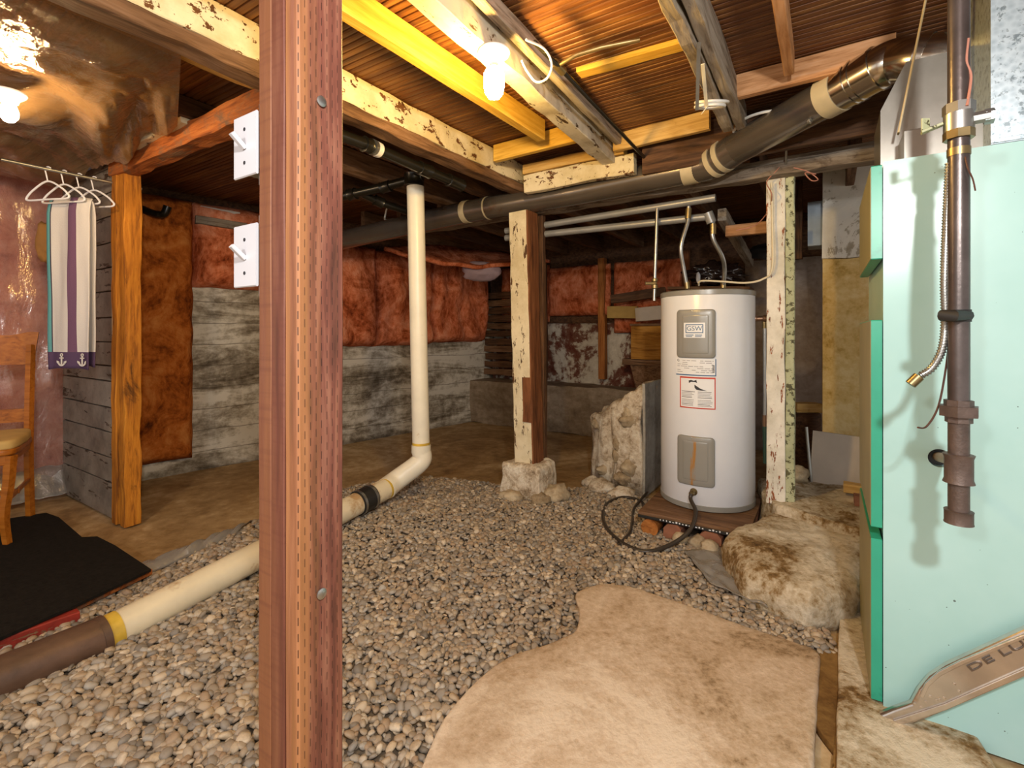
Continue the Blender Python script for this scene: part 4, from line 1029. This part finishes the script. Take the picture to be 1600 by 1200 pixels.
T(mesh('tapered_box', v, [(0, 2, 4, 6), (1, 7, 5, 3), (0, 1, 3, 2), (2, 3, 5, 4), (4, 5, 7, 6), (6, 7, 1, 0)], 'oldwood'), 'brown box with sloping end below the thick board', 'box')
a = P(972, 558, 5.55); a.z = .833
T(obox('wooden_shelf', a, E2*.7, D1*.36, UP*.07, 'oldwood', jit=.004), 'thick board under the amber wooden box', 'board')
a = P(986, 548, 5.45); a.z = .905
t = empty('wooden_box', a, 'amber wooden box on the board left of the tank', 'box')
obox('body', a, E2*.55, D1*.33, UP*.37, 'boxwood', t, jit=.003); obox('lid', a+UP*.372-D1*.01-E2*.01, E2*.57, D1*.35, UP*.025, 'oldwood', t)
T(beam('wooden_shelf', P(1050, 452, 4.95), P(1175, 452, 4.55), .34, .03, 'oldwood'), 'dark shelf board just behind the tank top', 'board')
T(blob('bag', P(1118, 428, 4.72), (.26, .13, .1), plain('dark shiny plastic bag', '#2c201c', .15, spec=.8), rough=.5, sub=4, fq=3), 'dark shiny plastic bag behind the tank top', 'bag')
T(blob('plastic_bottle', P(1091, 434, 4.6), (.02, .02, .055), 'white', rough=.1), 'small white bottle shape behind the flexible connector', 'bottle')

# ------------------------------------------------------------ furnace
nf = D1; FO = Vector((1.16, 1.52, 0)); cF = FO.dot(D1)
def PP(px, py, c):
    k = (px-CX)/F; Y = c/(k*D1.x+D1.y); return P(px, py, Y)
t = empty('furnace', FO+E2*.5+D1*.3, 'large pale aqua furnace cabinet with green front panels', 'furnace')
ZF = 1.735
# side panel with a round hole
hc = PP(1468, 716, cF); hr = .027
def side_panel():
    L = 1.15; bm = bmesh.new(); u0 = (hc-FO).dot(E2); z0 = hc.z; K = 32
    circ = [(u0+hr*math.cos(2*math.pi*i/K), z0+hr*math.sin(2*math.pi*i/K)) for i in range(K)]
    sq = []
    for i in range(K):
        a = 2*math.pi*i/K; c_, s_ = math.cos(a), math.sin(a); m_ = max(abs(c_), abs(s_)); sq.append((u0+.1*c_/m_, z0+.1*s_/m_))
    v = [FO+E2*u+UP*z for u, z in circ+sq]; f = [(i, (i+1) % K, K+(i+1) % K, K+i) for i in range(K)]
    n0 = len(v)
    for u, z in ((0, 0), (u0-.1, 0), (u0+.1, 0), (L, 0), (0, z0-.1), (u0-.1, z0-.1), (u0+.1, z0-.1), (L, z0-.1), (0, z0+.1), (u0-.1, z0+.1), (u0+.1, z0+.1), (L, z0+.1), (0, ZF), (u0-.1, ZF), (u0+.1, ZF), (L, ZF)): v.append(FO+E2*u+UP*z)
    for r_ in range(3):
        for c_ in range(3):
            if r_ == 1 and c_ == 1: continue
            a = n0+r_*4+c_; f.append((a, a+1, a+5, a+4))
    n1 = len(v); v += [FO+E2*u+UP*z+D1*.03 for u, z in circ]; f += [(i, (i+1) % K, n1+(i+1) % K, n1+i) for i in range(K)]
    return mesh('side_panel', v, f, 'teal', None, t, origin=FO)
side_panel()
lathe('dark_recess', [(hr, 0), (hr, .004)], hc+D1*.03, 'black', t, 24, axis=D1)
obox('cabinet', FO+D1*.036+E2*.003, E2*1.14, D1*.62, UP*(ZF-.002), 'teal', t)
gdoor = []
for (y0, y1) in ((258, 405), (500, 825), (843, 1096)):
    za = H-(y0-CY)/F*1.53; zb = H-(y1-CY)/F*1.53
    q_ = obox('front_panel', FO+D2*.030+D1*.004+UP*zb, E2*.028, D1*.60, UP*(za-zb), 'green', t, bev=.003)
    obox('tan_face', FO+D2*.0315+D1*.008+UP*(zb+.003), E2*.002, D1*.59, UP*(za-zb-.006), 'olive', q_, bev=.0005)
# ducts over furnace
pl = PP(1548, 225, cF); pl.z = ZF
t = empty('plenum', pl, 'spangled galvanised sheet metal plenum standing on the furnace', 'duct')
obox('box', pl, E2*.75, D1*.55, UP*(ZC-ZF-.012), 'galv', t, bev=.002)
obox('seam', pl+UP*.004-D1*.004, E2*.75, D1*.006, UP*.012, 'galv', t, bev=.001)
t = empty('duct_boot', pl+D2*.2, 'folded galvanised duct boot between the round duct and the furnace', 'duct')
b0 = FO+E2*.03+D1*.08; b0.z = ZF+.001
obox('collar', b0+UP*.0+E2*.03, E2*.26, D1*.3, UP*.11, 'galvdark', t, bev=.002)
v = []
for (e, z, dd_) in ((-.02, .0, 0), (.24, .0, 0), (.24, .28, 0), (.05, .28, 0), (-.02, .13, 0)):
    for q in (.14, .4): v.append(b0+E2*e+UP*(z+.11 if z > 0 else z)+D1*q)
mesh('hood', v, [(0, 2, 4, 6, 8), (1, 9, 7, 5, 3)]+[(2*i, 2*i+1, (2*i+3) % 10, (2*i+2) % 10) for i in range(5)], 'galvdark', None, t)
beam('brace', b0+UP*.12+E2*.02+D1*.05, b0+UP*.60+E2*.10+D1*.05, .03, .006, 'tape', t, jit=0)

# gas pipe assembly --------------------------------------------------------------
gx = P(1498, 520, 1.18); gx = Vector((gx.x, gx.y, 0)); 
def gz(y): return H-(y-CY)/F*1.18
t = empty('gas_pipe', (gx.x, gx.y, gz(815)), 'dark iron gas pipe with valve and union hanging in front of the furnace side', 'pipe')
def seg(nm, y0, y1, r_, mat, parent=t, lip=0, s=24): return ring_on(nm, Vector((gx.x, gx.y, gz(y0))), Vector((gx.x, gx.y, gz(y1))), r_, mat, parent, s, lip)
ring_on('upper_pipe', Vector((gx.x, gx.y, 2.40)), Vector((gx.x, gx.y, gz(170))), .021, 'blackpipe', t, 24)
seg('main_pipe', 215, 632, .021, 'blackpipe')
seg('nipple', 650, 712, .0205, 'rustpipe'); seg('lower_nipple', 745, 800, .0205, 'rustpipe')
seg('tee', 709, 755, .0275, 'rustpipe', lip=.003); seg('cap', 797, 818, .0275, 'rustpipe', lip=.001)
u = seg('union', 625, 640, .028, 'rustpipe', s=8); seg('union_nut', 634, 650, .040, 'rustpipe', s=6); seg('union_tail', 648, 660, .026, 'rustpipe', s=8)
vb = seg('valve_body', 168, 215, .026, 'brass', s=8); seg('valve_end', 163, 178, .031, 'steel', vb, s=8); seg('valve_end', 205, 218, .030, 'brass', vb, s=8); seg('core', 178, 205, .029, 'steel', vb, s=16)
vc = Vector((gx.x, gx.y, gz(190))); ring_on('stem', vc, vc+E2*.055-D1*.005, .015, 'steel', vb, 8); ring_on('stem_nut', vc+E2*.045, vc+E2*.062, .018, 'steel', vb, 6)
beam('lever', vc+D2*.03, vc+D2*.07-UP*.012, .02, .006, 'greenedge', vb, jit=0, ch=.001); beam('lever', vc+D2*.062-UP*.012, vc+D2*.062+UP*.022, .02, .005, 'greenedge', vb, jit=0, ch=.001)
seg('yellow_tape', 232, 244, .0225, 'brass')
seg('tape_wrap', 484, 503, .0235, 'rubber')
tb = Vector((gx.x, gx.y, gz(722))); tube('side_nipple', [tb, hc+D1*.02], .014, 'copper', t, 16)
# flexible conduit
fp = smooth_path([P(1484, 255, 1.19), P(1479, 350, 1.2), P(1476, 440, 1.2), P(1477, 500, 1.2), P(1472, 545, 1.2), P(1456, 575, 1.21), P(1436, 588, 1.22)], 60)
rs = [.0085+.0016*math.sin(i*math.pi/1.5) for i in range(len(fp))]
acc = [0]
for i in range(1, len(fp)): acc.append(acc[-1]+(fp[i]-fp[i-1]).length)
Lc = acc[-1]; pts = []; j = 0; st = .0018; rs = []
for k in range(int(Lc/st)):
    s = k*st
    while acc[j+1] < s: j += 1
    pts.append(fp[j].lerp(fp[j+1], (s-acc[j])/max(acc[j+1]-acc[j], 1e-6))); rs.append(.0098 if k % 4 in (0, 1) else .0078)
t2 = empty('flexible_conduit', fp[-1], 'ribbed steel flexible conduit strapped beside the gas pipe with open lower end', 'conduit')
tube('ribbed_sleeve', pts, rs, 'steel', t2, 14)
ring_on('end_fitting', fp[-1], fp[-1]+(fp[-1]-fp[-8]).normalized()*.022-UP*.008, .0125, 'brass', t2, 12)
tube('black_strap', [P(1471, 493, 1.17), P(1490, 493, 1.145), P(1511, 493, 1.17)], .014, 'rubber', t2, 10)
tag(tube('twisted_wire', [P(1484, 520, 1.19), P(1478, 575, 1.2), P(1466, 635, 1.2), P(1448, 666, 1.21), P(1434, 668, 1.2)], .0022, 'darkwire', None, 8, sm=8), 'thin dark twisted wire dangling left of the gas pipe', 'wire')
tag(tube('thermostat_wire', [P(1513, 60, 1.16), P(1510, 95, 1.16), P(1517, 120, 1.16), P(1511, 165, 1.15)], .003, 'pinkwire', None, 8, sm=8), 'thin pink wire running down beside the upper gas pipe', 'wire')
tag(tube('wire_tail', [P(1508, 245, 1.16), P(1512, 262, 1.15), P(1520, 280, 1.15), P(1524, 298, 1.15)], .0018, 'darkwire', None, 6, sm=5), 'frayed wire tail hanging under the yellow taped collar', 'wire')
# De luxe handle
cH = cF-.055
hp_ = [(1361, 1134), (1364, 1123), (1395, 1110), (1424, 1100), (1436, 1078), (1452, 1058), (1478, 1041), (1600, 985), (1760, 905), (1760, 990), (1600, 1060), (1480, 1112), (1430, 1132), (1395, 1137)]
t = empty('metal_handle', PP(1362, 1133, cH), 'long pressed metal bar stamped DE LUXE leaning across the furnace side', 'metal bar')
def handle_mesh(nm, pts, c, th, parent, mat='deluxe', bev=0):
    v = [PP(x, y, c) for x, y in pts]; n = len(v); back = [p+D1*th for p in v]
    cx_ = sum((p for p in v), Vector((0, 0, 0)))/n
    f = [tuple(range(n)), tuple(range(n, 2*n))[::-1]]+[(i, n+i, n+(i+1) % n, (i+1) % n) for i in range(n)]
    o = mesh(nm, v+back, f, mat, None, parent)
    if bev:
        b_ = o.modifiers.new('b', 'BEVEL'); b_.width = bev; b_.segments = 4; b_.limit_method = 'ANGLE'; b_.angle_limit = math.radians(50)
    return o
handle_mesh('bar', hp_, cH, .03, t, bev=.010)
handle_mesh('raised_rail', [(1437, 1088), (1446, 1068), (1466, 1050), (1500, 1033), (1600, 992), (1760, 915), (1760, 922), (1600, 999), (1503, 1040), (1470, 1057), (1452, 1073), (1443, 1092)], cH-.005, .008, t, bev=.002)
handle_mesh('lower_flange', [(1395, 1126), (1475, 1100), (1600, 1045), (1760, 972), (1760, 988), (1600, 1058), (1480, 1110), (1400, 1136)], cH-.006, .012, t, bev=.003)
va = PP(1512, 1046, cH); vbb = PP(1640, 986, cH); dx = (vbb-va).normalized(); nn = -D1; dy = nn.cross(dx).normalized()
if dy.z < 0: dy = -dy
tv, tf = text_geo('DE LUXE', .030, .0015, 'LEFT')
o = mesh('lettering', [va+dx*q.x*2.0+dy*(q.y*.75)+nn*(q.z+.0025) for q in tv], tf, plain('stamped letters', '#7c7066', .3, .8), None, t)
for k in range(9):
    x = 1425+rr.uniform(0, 80); y = 1100-(x-1425)*.42+rr.uniform(-4, 14); p = PP(x, y, cH+.0005)
    lathe('rivet_dent', [(.005, -.001), (.004, .0012), (.001, .002)], p, 'deluxe', t, 10, axis=-D1)

# ------------------------------------------------------------ lamps
bs = P(772, 90, 1.75)
lz = 2.248
J = P(772, 80, (lz-H)*F/(CY-80)) 
t = empty('ceiling_lamp', J, 'white porcelain lampholder with glowing bulb on the whitewashed joist', 'lamp')
lathe('holder', [(.058, 0), (.060, -.006), (.056, -.014), (.034, -.026), (.030, -.036), (.028, -.044), (.021, -.046)], J, 'white', t, 36)
lathe('collar', [(.0165, -.044), (.0165, -.062)], J, 'steel', t, 20)
lathe('bulb', [(.017, -.060), (.030, -.070), (.0375, -.085), (.0385, -.13), (.034, -.155), (.022, -.172), (.004, -.178)], J, 'bulb', t, 28)
J = P(14, 108, 2.02); J.z = 2.20
t = empty('ceiling_lamp', J, 'porcelain lampholder with glowing bulb below the plastic at upper left', 'lamp')
lathe('holder', [(.055, 0), (.057, -.006), (.052, -.014), (.034, -.03), (.028, -.045)], J, 'white', t, 36)
lathe('bulb', [(.017, -.044), (.024, -.06), (.031, -.085), (.028, -.105), (.016, -.122), (.003, -.127)], J, 'bulb2', t, 28)
# cables overhead
tag(tube('white_cable', [P(822, 62, 1.78), P(850, 76, 1.85), P(862, 100, 1.88), P(855, 122, 1.92), P(838, 128, 1.92), P(824, 112, 1.9), P(815, 95, 1.86)], .0045, 'cablew', None, 8, sm=8), 'loop of white cable hanging right of the glowing bulb', 'cable')
t = empty('black_iron_pipe', P(870, 98, 1.98), 'thin black pipe running under the joists with an elbow near the bulb', 'pipe')
tube('run', [P(835, 66, 1.82), P(872, 103, 1.96), P(1016, 256, 3.05)], .010, 'abs', t, 12)
ring_on('elbow', P(866, 98, 1.95), P(880, 112, 2.0), .018, 'brass', t, 12); tube('branch', [P(873, 102, 1.96), P(900, 86, 1.92), P(940, 74, 1.9), P(1000, 62, 1.86)], .009, 'brass', t, 12)
# ring and straps at J4
rc = P(1112, 160, 2.12)
def circ(c, r_, tilt, n=28): return [c+Vector((r_*math.cos(2*math.pi*i/n), r_*math.sin(2*math.pi*i/n)*math.cos(tilt), r_*math.sin(2*math.pi*i/n)*math.sin(tilt))) for i in range(n+1)]
t = empty('cable_ring', rc, 'white plastic ring coil hanging from the grey joist by straps', 'cable')
tube('ring', circ(rc, .066, .35), .0065, 'cablew', t, 10); tube('ring', circ(rc-UP*.018+Vector((-.008, 0, 0)), .06, .3), .0065, 'cablew', t, 10)
beam('strap', P(1092, 66, 1.74), P(1089, 172, 2.10), .014, .003, 'steel', t, jit=0, ch=.001); beam('strap', P(1098, 100, 1.86), P(1104, 168, 2.08), .014, .003, 'cable', t, jit=0, ch=.001); beam('strap', P(1104, 168, 2.08), P(1096, 178, 2.08), .014, .003, 'cable', t, jit=0, ch=.001)
tag(tube('cable', [P(1146, 206, 2.6), P(1160, 188, 2.5), P(1190, 176, 2.4), P(1230, 170, 2.35), P(1262, 160, 2.3)], .007, 'cablew', None, 8, sm=8), 'white cable crossing above the sloping duct', 'cable')
tag(tube('cable', [P(1046, 246, 2.98), P(1070, 242, 2.9), P(1100, 230, 2.85), P(1112, 215, 2.8)], .012, 'abs', None, 8, sm=8), 'dark cable lying on top of the duct near its elbow', 'cable')
tag(tube('electric_cable', [P(1092, 446, 3.15), P(1096, 439, 3.1), P(1130, 440, 3.0), P(1165, 442, 2.92), P(1192, 436, 2.86), P(1207, 418, 2.80), P(1207, 340, 2.80), P(1206, 285, 2.80)], .006, 'cable', None, 8, sm=8), 'cream cable from the tank top climbing the white post', 'cable')
tag(tube('bell_wire', [P(1228, 250, 2.75), P(1212, 268, 2.76), P(1198, 285, 2.8), P(1206, 305, 2.76), P(1200, 330, 2.9), P(1180, 352, 3.0), P(1150, 360, 3.05)], .003, 'pinkwire', None, 8, sm=8), 'thin pinkish wire looping beside the top of the white post', 'wire')
tag(tube('bell_wire', [P(1240, 262, 2.6), P(1262, 268, 2.58), P(1278, 280, 2.56), P(1268, 282, 2.56), P(1258, 270, 2.57), P(1275, 272, 2.56)], .003, 'pinkwire', None, 8, sm=8), 'small tangle of pink wire right of the white post top', 'wire')
a = P(1229, 215, 2.6); tag(tube('duct_hanger', [P(1229, 212, 2.55), P(1228, 262, 2.76)], .006, 'steel', None, 8), 'thin metal hanger between duct and white post', 'hanger')
def sagf(u, v):
    p = P(600+200*u, 388+22*u, 4.9+.5*u)+D1*(.9*v); return p+UP*(-.10*math.sin(u*3)*(1-v)+.14*v+.03*noise.noise(p*4))
tag(sheet('sagging_insulation', sagf, 30, 20, 'ins', thick=.04), 'sagging reddish insulation layer under the far ceiling behind the riser', 'insulation')
T(blob('insulation_paper', P(752, 424, 5.4), (.2, .1, .11), plain('pale mauve paper', '#a08a90', .7), rough=.3), 'pale mauve flap of insulation paper hanging left of the cream post', 'insulation')

# ------------------------------------------------------------ left corner: hangers, towel, chair, mat
tw = P(112, 312, 2.9)
def towel():
    w_ = .285; top = P(112, 310, 2.9); L = top.z-P(112, 575, 2.9).z
    ax = Vector((.985, -.17, 0)); nn_ = Vector((-.17, -.985, 0)); v = []; f = []
    nu, nv = 26, 50
    for side in (0, 1):
        for j in range(nv+1):
            t_ = j/nv
            for i in range(nu+1):
                u_ = i/nu-.5; sl_ = 1+.0*t_
                wob = .008*math.sin(u_*9+t_*2)+.006*noise.noise(Vector((u_*6, t_*3, side)))
                dpt = (.018 if side == 0 else -.018)*min(1, t_*12)**.5
                zz_ = -t_*(L if side == 0 else L*.975)-.010*abs(u_*2)**3-(.012*(u_+.5) if side else 0)
                if j == 0: dpt = 0
                v.append(top+ax*(u_*w_*(1+.03*t_))+nn_*(dpt+wob)+UP*zz_)
    k = nu+1; m_ = (nv+1)*k
    for side in (0, 1):
        for j in range(nv):
            for i in range(nu):
                a_ = side*m_+j*k+i; f.append((a_, a_+1, a_+k+1, a_+k))
    Mw = Matrix.Translation(top) @ Matrix((ax, -nn_, UP)).transposed().to_4x4(); Mi = Mw.inverted()
    me = bpy.data.meshes.new('towel'); me.from_pydata([tuple(Mi @ p) for p in v], [], f); me.update()
    t_ = link('towel', me, 'towel', Mw, None, True); md = t_.modifiers.new('s', 'SOLIDIFY'); md.thickness = .005
    tag(t_, 'white towel with teal and purple stripes and anchor border hanging at the left', 'towel')
    # anchors woven into the purple border
    for cx_ in (-.028, .118):
        pts = []; c = top+ax*cx_+nn_*.036+UP*(-.962)
        def bar(p0, p1, w2):
            p0 = Vector((p0[0], 0, p0[1])); p1 = Vector((p1[0], 0, p1[1])); d_ = (p1-p0).normalized(); n_ = Vector((-d_.z, 0, d_.x))*w2/2
            return [p0+n_, p0-n_, p1-n_, p1+n_]
        V_ = []; F_ = []
        segs = [bar((0, -.03), (0, .022), .008), bar((-.014, .012), (.014, .012), .006)]
        arc = [(.024*math.sin(a), -.006-.026*math.cos(a)) for a in [x_*.25-1.25 for x_ in range(11)]]
        for p0, p1 in zip(arc, arc[1:]): segs.append(bar(p0, p1, .009))
        rg = [(.008*math.sin(a), .030+.008*math.cos(a)) for a in [x_*.785 for x_ in range(9)]]
        for p0, p1 in zip(rg, rg[1:]): segs.append(bar(p0, p1, .004))
        segs.append([Vector((-.034, 0, -.004)), Vector((-.016, 0, -.010)), Vector((-.024, 0, -.022)), Vector((-.032, 0, -.016))]); segs.append([Vector((.034, 0, -.004)), Vector((.016, 0, -.010)), Vector((.024, 0, -.022)), Vector((.032, 0, -.016))])
        for sg in segs:
            n_ = len(V_); lim = .1425-cx_
            sg = [Vector((min(p.x, lim), 0, p.z)) for p in sg]
            V_ += [c+ax*p.x+UP*p.z for p in sg]; V_ += [c+ax*p.x+UP*p.z-nn_*.003 for p in sg]
            F_ += [(n_, n_+1, n_+2, n_+3), (n_+7, n_+6, n_+5, n_+4)]+[(n_+i, n_+(i+1) % 4, n_+4+(i+1) % 4, n_+4+i) for i in range(4)]
        mesh('anchor_motif', V_, F_, plain('white terry', '#d8d4ce', .95), None, t_)
towel()
rail = P(130, 276, 2.95)
tag(tube('hanging_rail', [rail-D1*.35, rail+D1*.30], .010, 'steel', None, 12), 'short steel rail carrying the white hangers beside the partition', 'rail')
hl = ['white plastic hanger nearest the towel fold', 'white plastic hanger second from the towel', 'white plastic hanger third from the towel', 'white plastic hanger nearest the board partition']
for i in range(4):
    c = rail+D1*(-.16+.07*i); a_ = c-UP*.07; ax = Vector((.985, -.17, 0))
    t = empty('coat_hanger', a_, hl[i], 'hanger', 'white hangers above the towel')
    tube('hook', [c+ax*.02+UP*.006, c+UP*.014, c-ax*.018, c-ax*.012-UP*.025, a_], .0035, 'white', t, 8, sm=6)
    tube('shoulders', [a_+ax*.15-UP*.09, a_+ax*.10-UP*.045, a_, a_-ax*.10-UP*.045, a_-ax*.15-UP*.09, a_-ax*.13-UP*.105, a_-UP*.105, a_+ax*.13-UP*.105, a_+ax*.15-UP*.09], .0055, 'white', t, 8, sm=6)
T(blob('straw_hat', P(72, 378, 3.15), (.05, .05, .13), plain('tan straw', '#9a6c34', .8, bump=.4), rough=.25), 'small tan object hanging behind the left edge of the towel', 'hanging object')
# bits seen through the doorway
a = P(312, 330, 4.25); b = P(374, 340, 4.45); T(beam('pale_board', a, b, .06, .09, 'ledgepanel', jit=.002), 'pale board end near the ceiling seen through the doorway', 'board')
a = P(305, 343, 4.2); b = P(385, 356, 4.45); T(beam('grey_plank', a, b, .07, .07, 'greydark', jit=.003), 'grey plank just below the pale board in the doorway', 'board')
tag(tube('black_hose', [P(214, 322, 3.9), P(235, 332, 3.9), P(255, 335, 3.9), P(262, 322, 3.9)], .03, 'abs', None, 12, sm=6), 'short piece of black hose near the ceiling behind the doorway', 'hose')
# mat on board
mz = .075
mp = [G(-260, 835, mz), G(0, 812, mz), G(72, 801, mz), G(92, 808, mz), G(128, 839, mz), G(152, 838, mz), G(180, 852, mz), G(236, 889, mz), G(120, 944, mz), G(0, 996, mz), G(-260, 1110, mz)]
t = empty('door_mat', (mp[3].x, mp[3].y, mz-.012), 'black ribbed mat lying on a plywood board at lower left', 'mat')
def flatprism(nm, pts, z0, z1, mat, parent):
    n = len(pts); v = [(p.x, p.y, z1) for p in pts]+[(p.x, p.y, z0) for p in pts]
    return mesh(nm, v, [tuple(range(n)), tuple(range(n, 2*n))[::-1]]+[(i, n+i, n+(i+1) % n, (i+1) % n) for i in range(n)], mat, None, parent)
flatprism('carpet', mp, mz-.012, mz, 'mat_black', t)
bp = [G(-260, 860, .06), G(40, 830, .06), G(150, 860, .06), G(238, 890, .06), G(120, 946, .06), G(0, 998, .06), G(-260, 1115, .06)]
tag(flatprism('plywood_board', bp, .038, .062, 'redorange', None), 'plywood board with splintered edge under the black mat', 'board')
a = G(-260, 1122, 0); b = G(112, 981, 0)
T(beam('red_board', Vector((a.x, a.y+.03, .026)), Vector((b.x, b.y+.03, .026)), .05, .062, 'redboard', jit=.003), 'red painted board edge supporting the plywood under the mat', 'board')
# chair
def chair():
    fr = G(20, 848, mz); rr2 = G(33, 805, mz*.2)
    base = Vector((fr.x, fr.y, mz))
    t = empty('dining_chair', base, 'honey brown wooden chair with tan seat pad at the left edge', 'chair')
    X = Vector((.8, .6, 0)); Yv = Vector((-.6, .8, 0)); SH = .50
    # chair faces the viewer-left; its back is at right/rear
    def pt(x, y, z): return base+X*x+Yv*y+UP*z
    w_, d_ = .44, .42
    FR = pt(-.02, 0, 0); RR = pt(.0, .44, 0); FL = pt(-.46, -.0, 0); RL = pt(-.46, .44, 0)
    for p, bow in ((FR, 1), (FL, 1)):
        v, f = tube_geo(smooth_path([p, p+UP*.15-Yv*.0+X*-.012, p+UP*.32+X*.004, p+UP*.47+X*.012], 6), [.019, .0195, .02, .02, .021, .021, .022, .022, .022, .023, .023, .024, .024, .025, .026, .026, .027, .027, .028][:19], 4)
        mesh('leg', v, f, 'chair', None, t)
    for p in (RR, RL):
        v, f = tube_geo(smooth_path([p+Yv*.05, p+UP*.25+Yv*.01, p+UP*.5, p+UP*.8+Yv*.03, p+UP*1.05+Yv*.07], 5), .022, 4)
        mesh('back_post', v, f, 'chair', None, t)
    obox('apron', FL+UP*.42-Yv*.01, FR-FL, Yv*.02, UP*.06, 'chair', t); obox('apron', FR+UP*.42-X*.01, RR-FR, X*.02, UP*.06, 'chair', t)
    obox('stretcher', FR+UP*.22-X*.008, RR-FR, X*.016, UP*.025, 'chair', t); obox('stretcher', FL+UP*.22+Yv*.17, FR-FL+X*.02, Yv*.02, UP*.025, 'chair', t)
    sp_ = [(-.50, -.03), (.0, -.03), (.02, .05), (.025, .30), (.02, .44), (-.50, .44)]
    rough_prism('seat', [pt(x, y, 0) for x, y in sp_], mz+.475, mz+.505, 'chair', .01, 0, t, n=60)
    rough_prism('seat_pad', [pt(x*.95, y*.95+.01, 0) for x, y in sp_], mz+.505, mz+.55, 'cushion', .02, .004, t, n=60)
    # curved crest and vase splat
    def slat(nm, z0, z1, zf, ext):
        v = []; n = 16
        for i in range(n+1):
            u_ = i/n; p = RL.lerp(RR, u_); bow = .05*math.sin(u_*math.pi)
            xx = X*((u_-.5)*2*ext)
            for zc, yy in ((z0, 0), (z1+zf(u_), 0), (z1+zf(u_), .022), (z0, .022)):
                v.append(p+xx*(1 if zc > z0 else .3)+Yv*(.05+bow*.6+.055*(zc-.75)+yy)+UP*zc)
        f = []
        for i in range(n):
            for k in range(4): a_ = i*4; f.append((a_+k, a_+(k+1) % 4, a_+4+(k+1) % 4, a_+4+k))
        f += [(3, 2, 1, 0), (n*4, n*4+1, n*4+2, n*4+3)]
        mesh(nm, v, f, 'chair', None, t)
    slat('crest_rail', .93, 1.12, lambda u_: .02*math.cos((u_-.5)*14)*.6, .035)
    slat('lower_rail', .58, .66, lambda u_: 0, .0)
    c = RL.lerp(RR, .5)
    rough = [(-.06, .6), (.06, .6), (.085, .75), (.07, .93), (-.07, .93), (-.085, .75)]
    v = [c+X*x+Yv*(.08+q)+UP*z for q in (0, .014) for x, z in rough]; n = 6
    mesh('splat', v, [tuple(range(n)), tuple(range(n, 2*n))[::-1]]+[(i, n+i, n+(i+1) % n, (i+1) % n) for i in range(n)], 'chair', None, t)
chair()
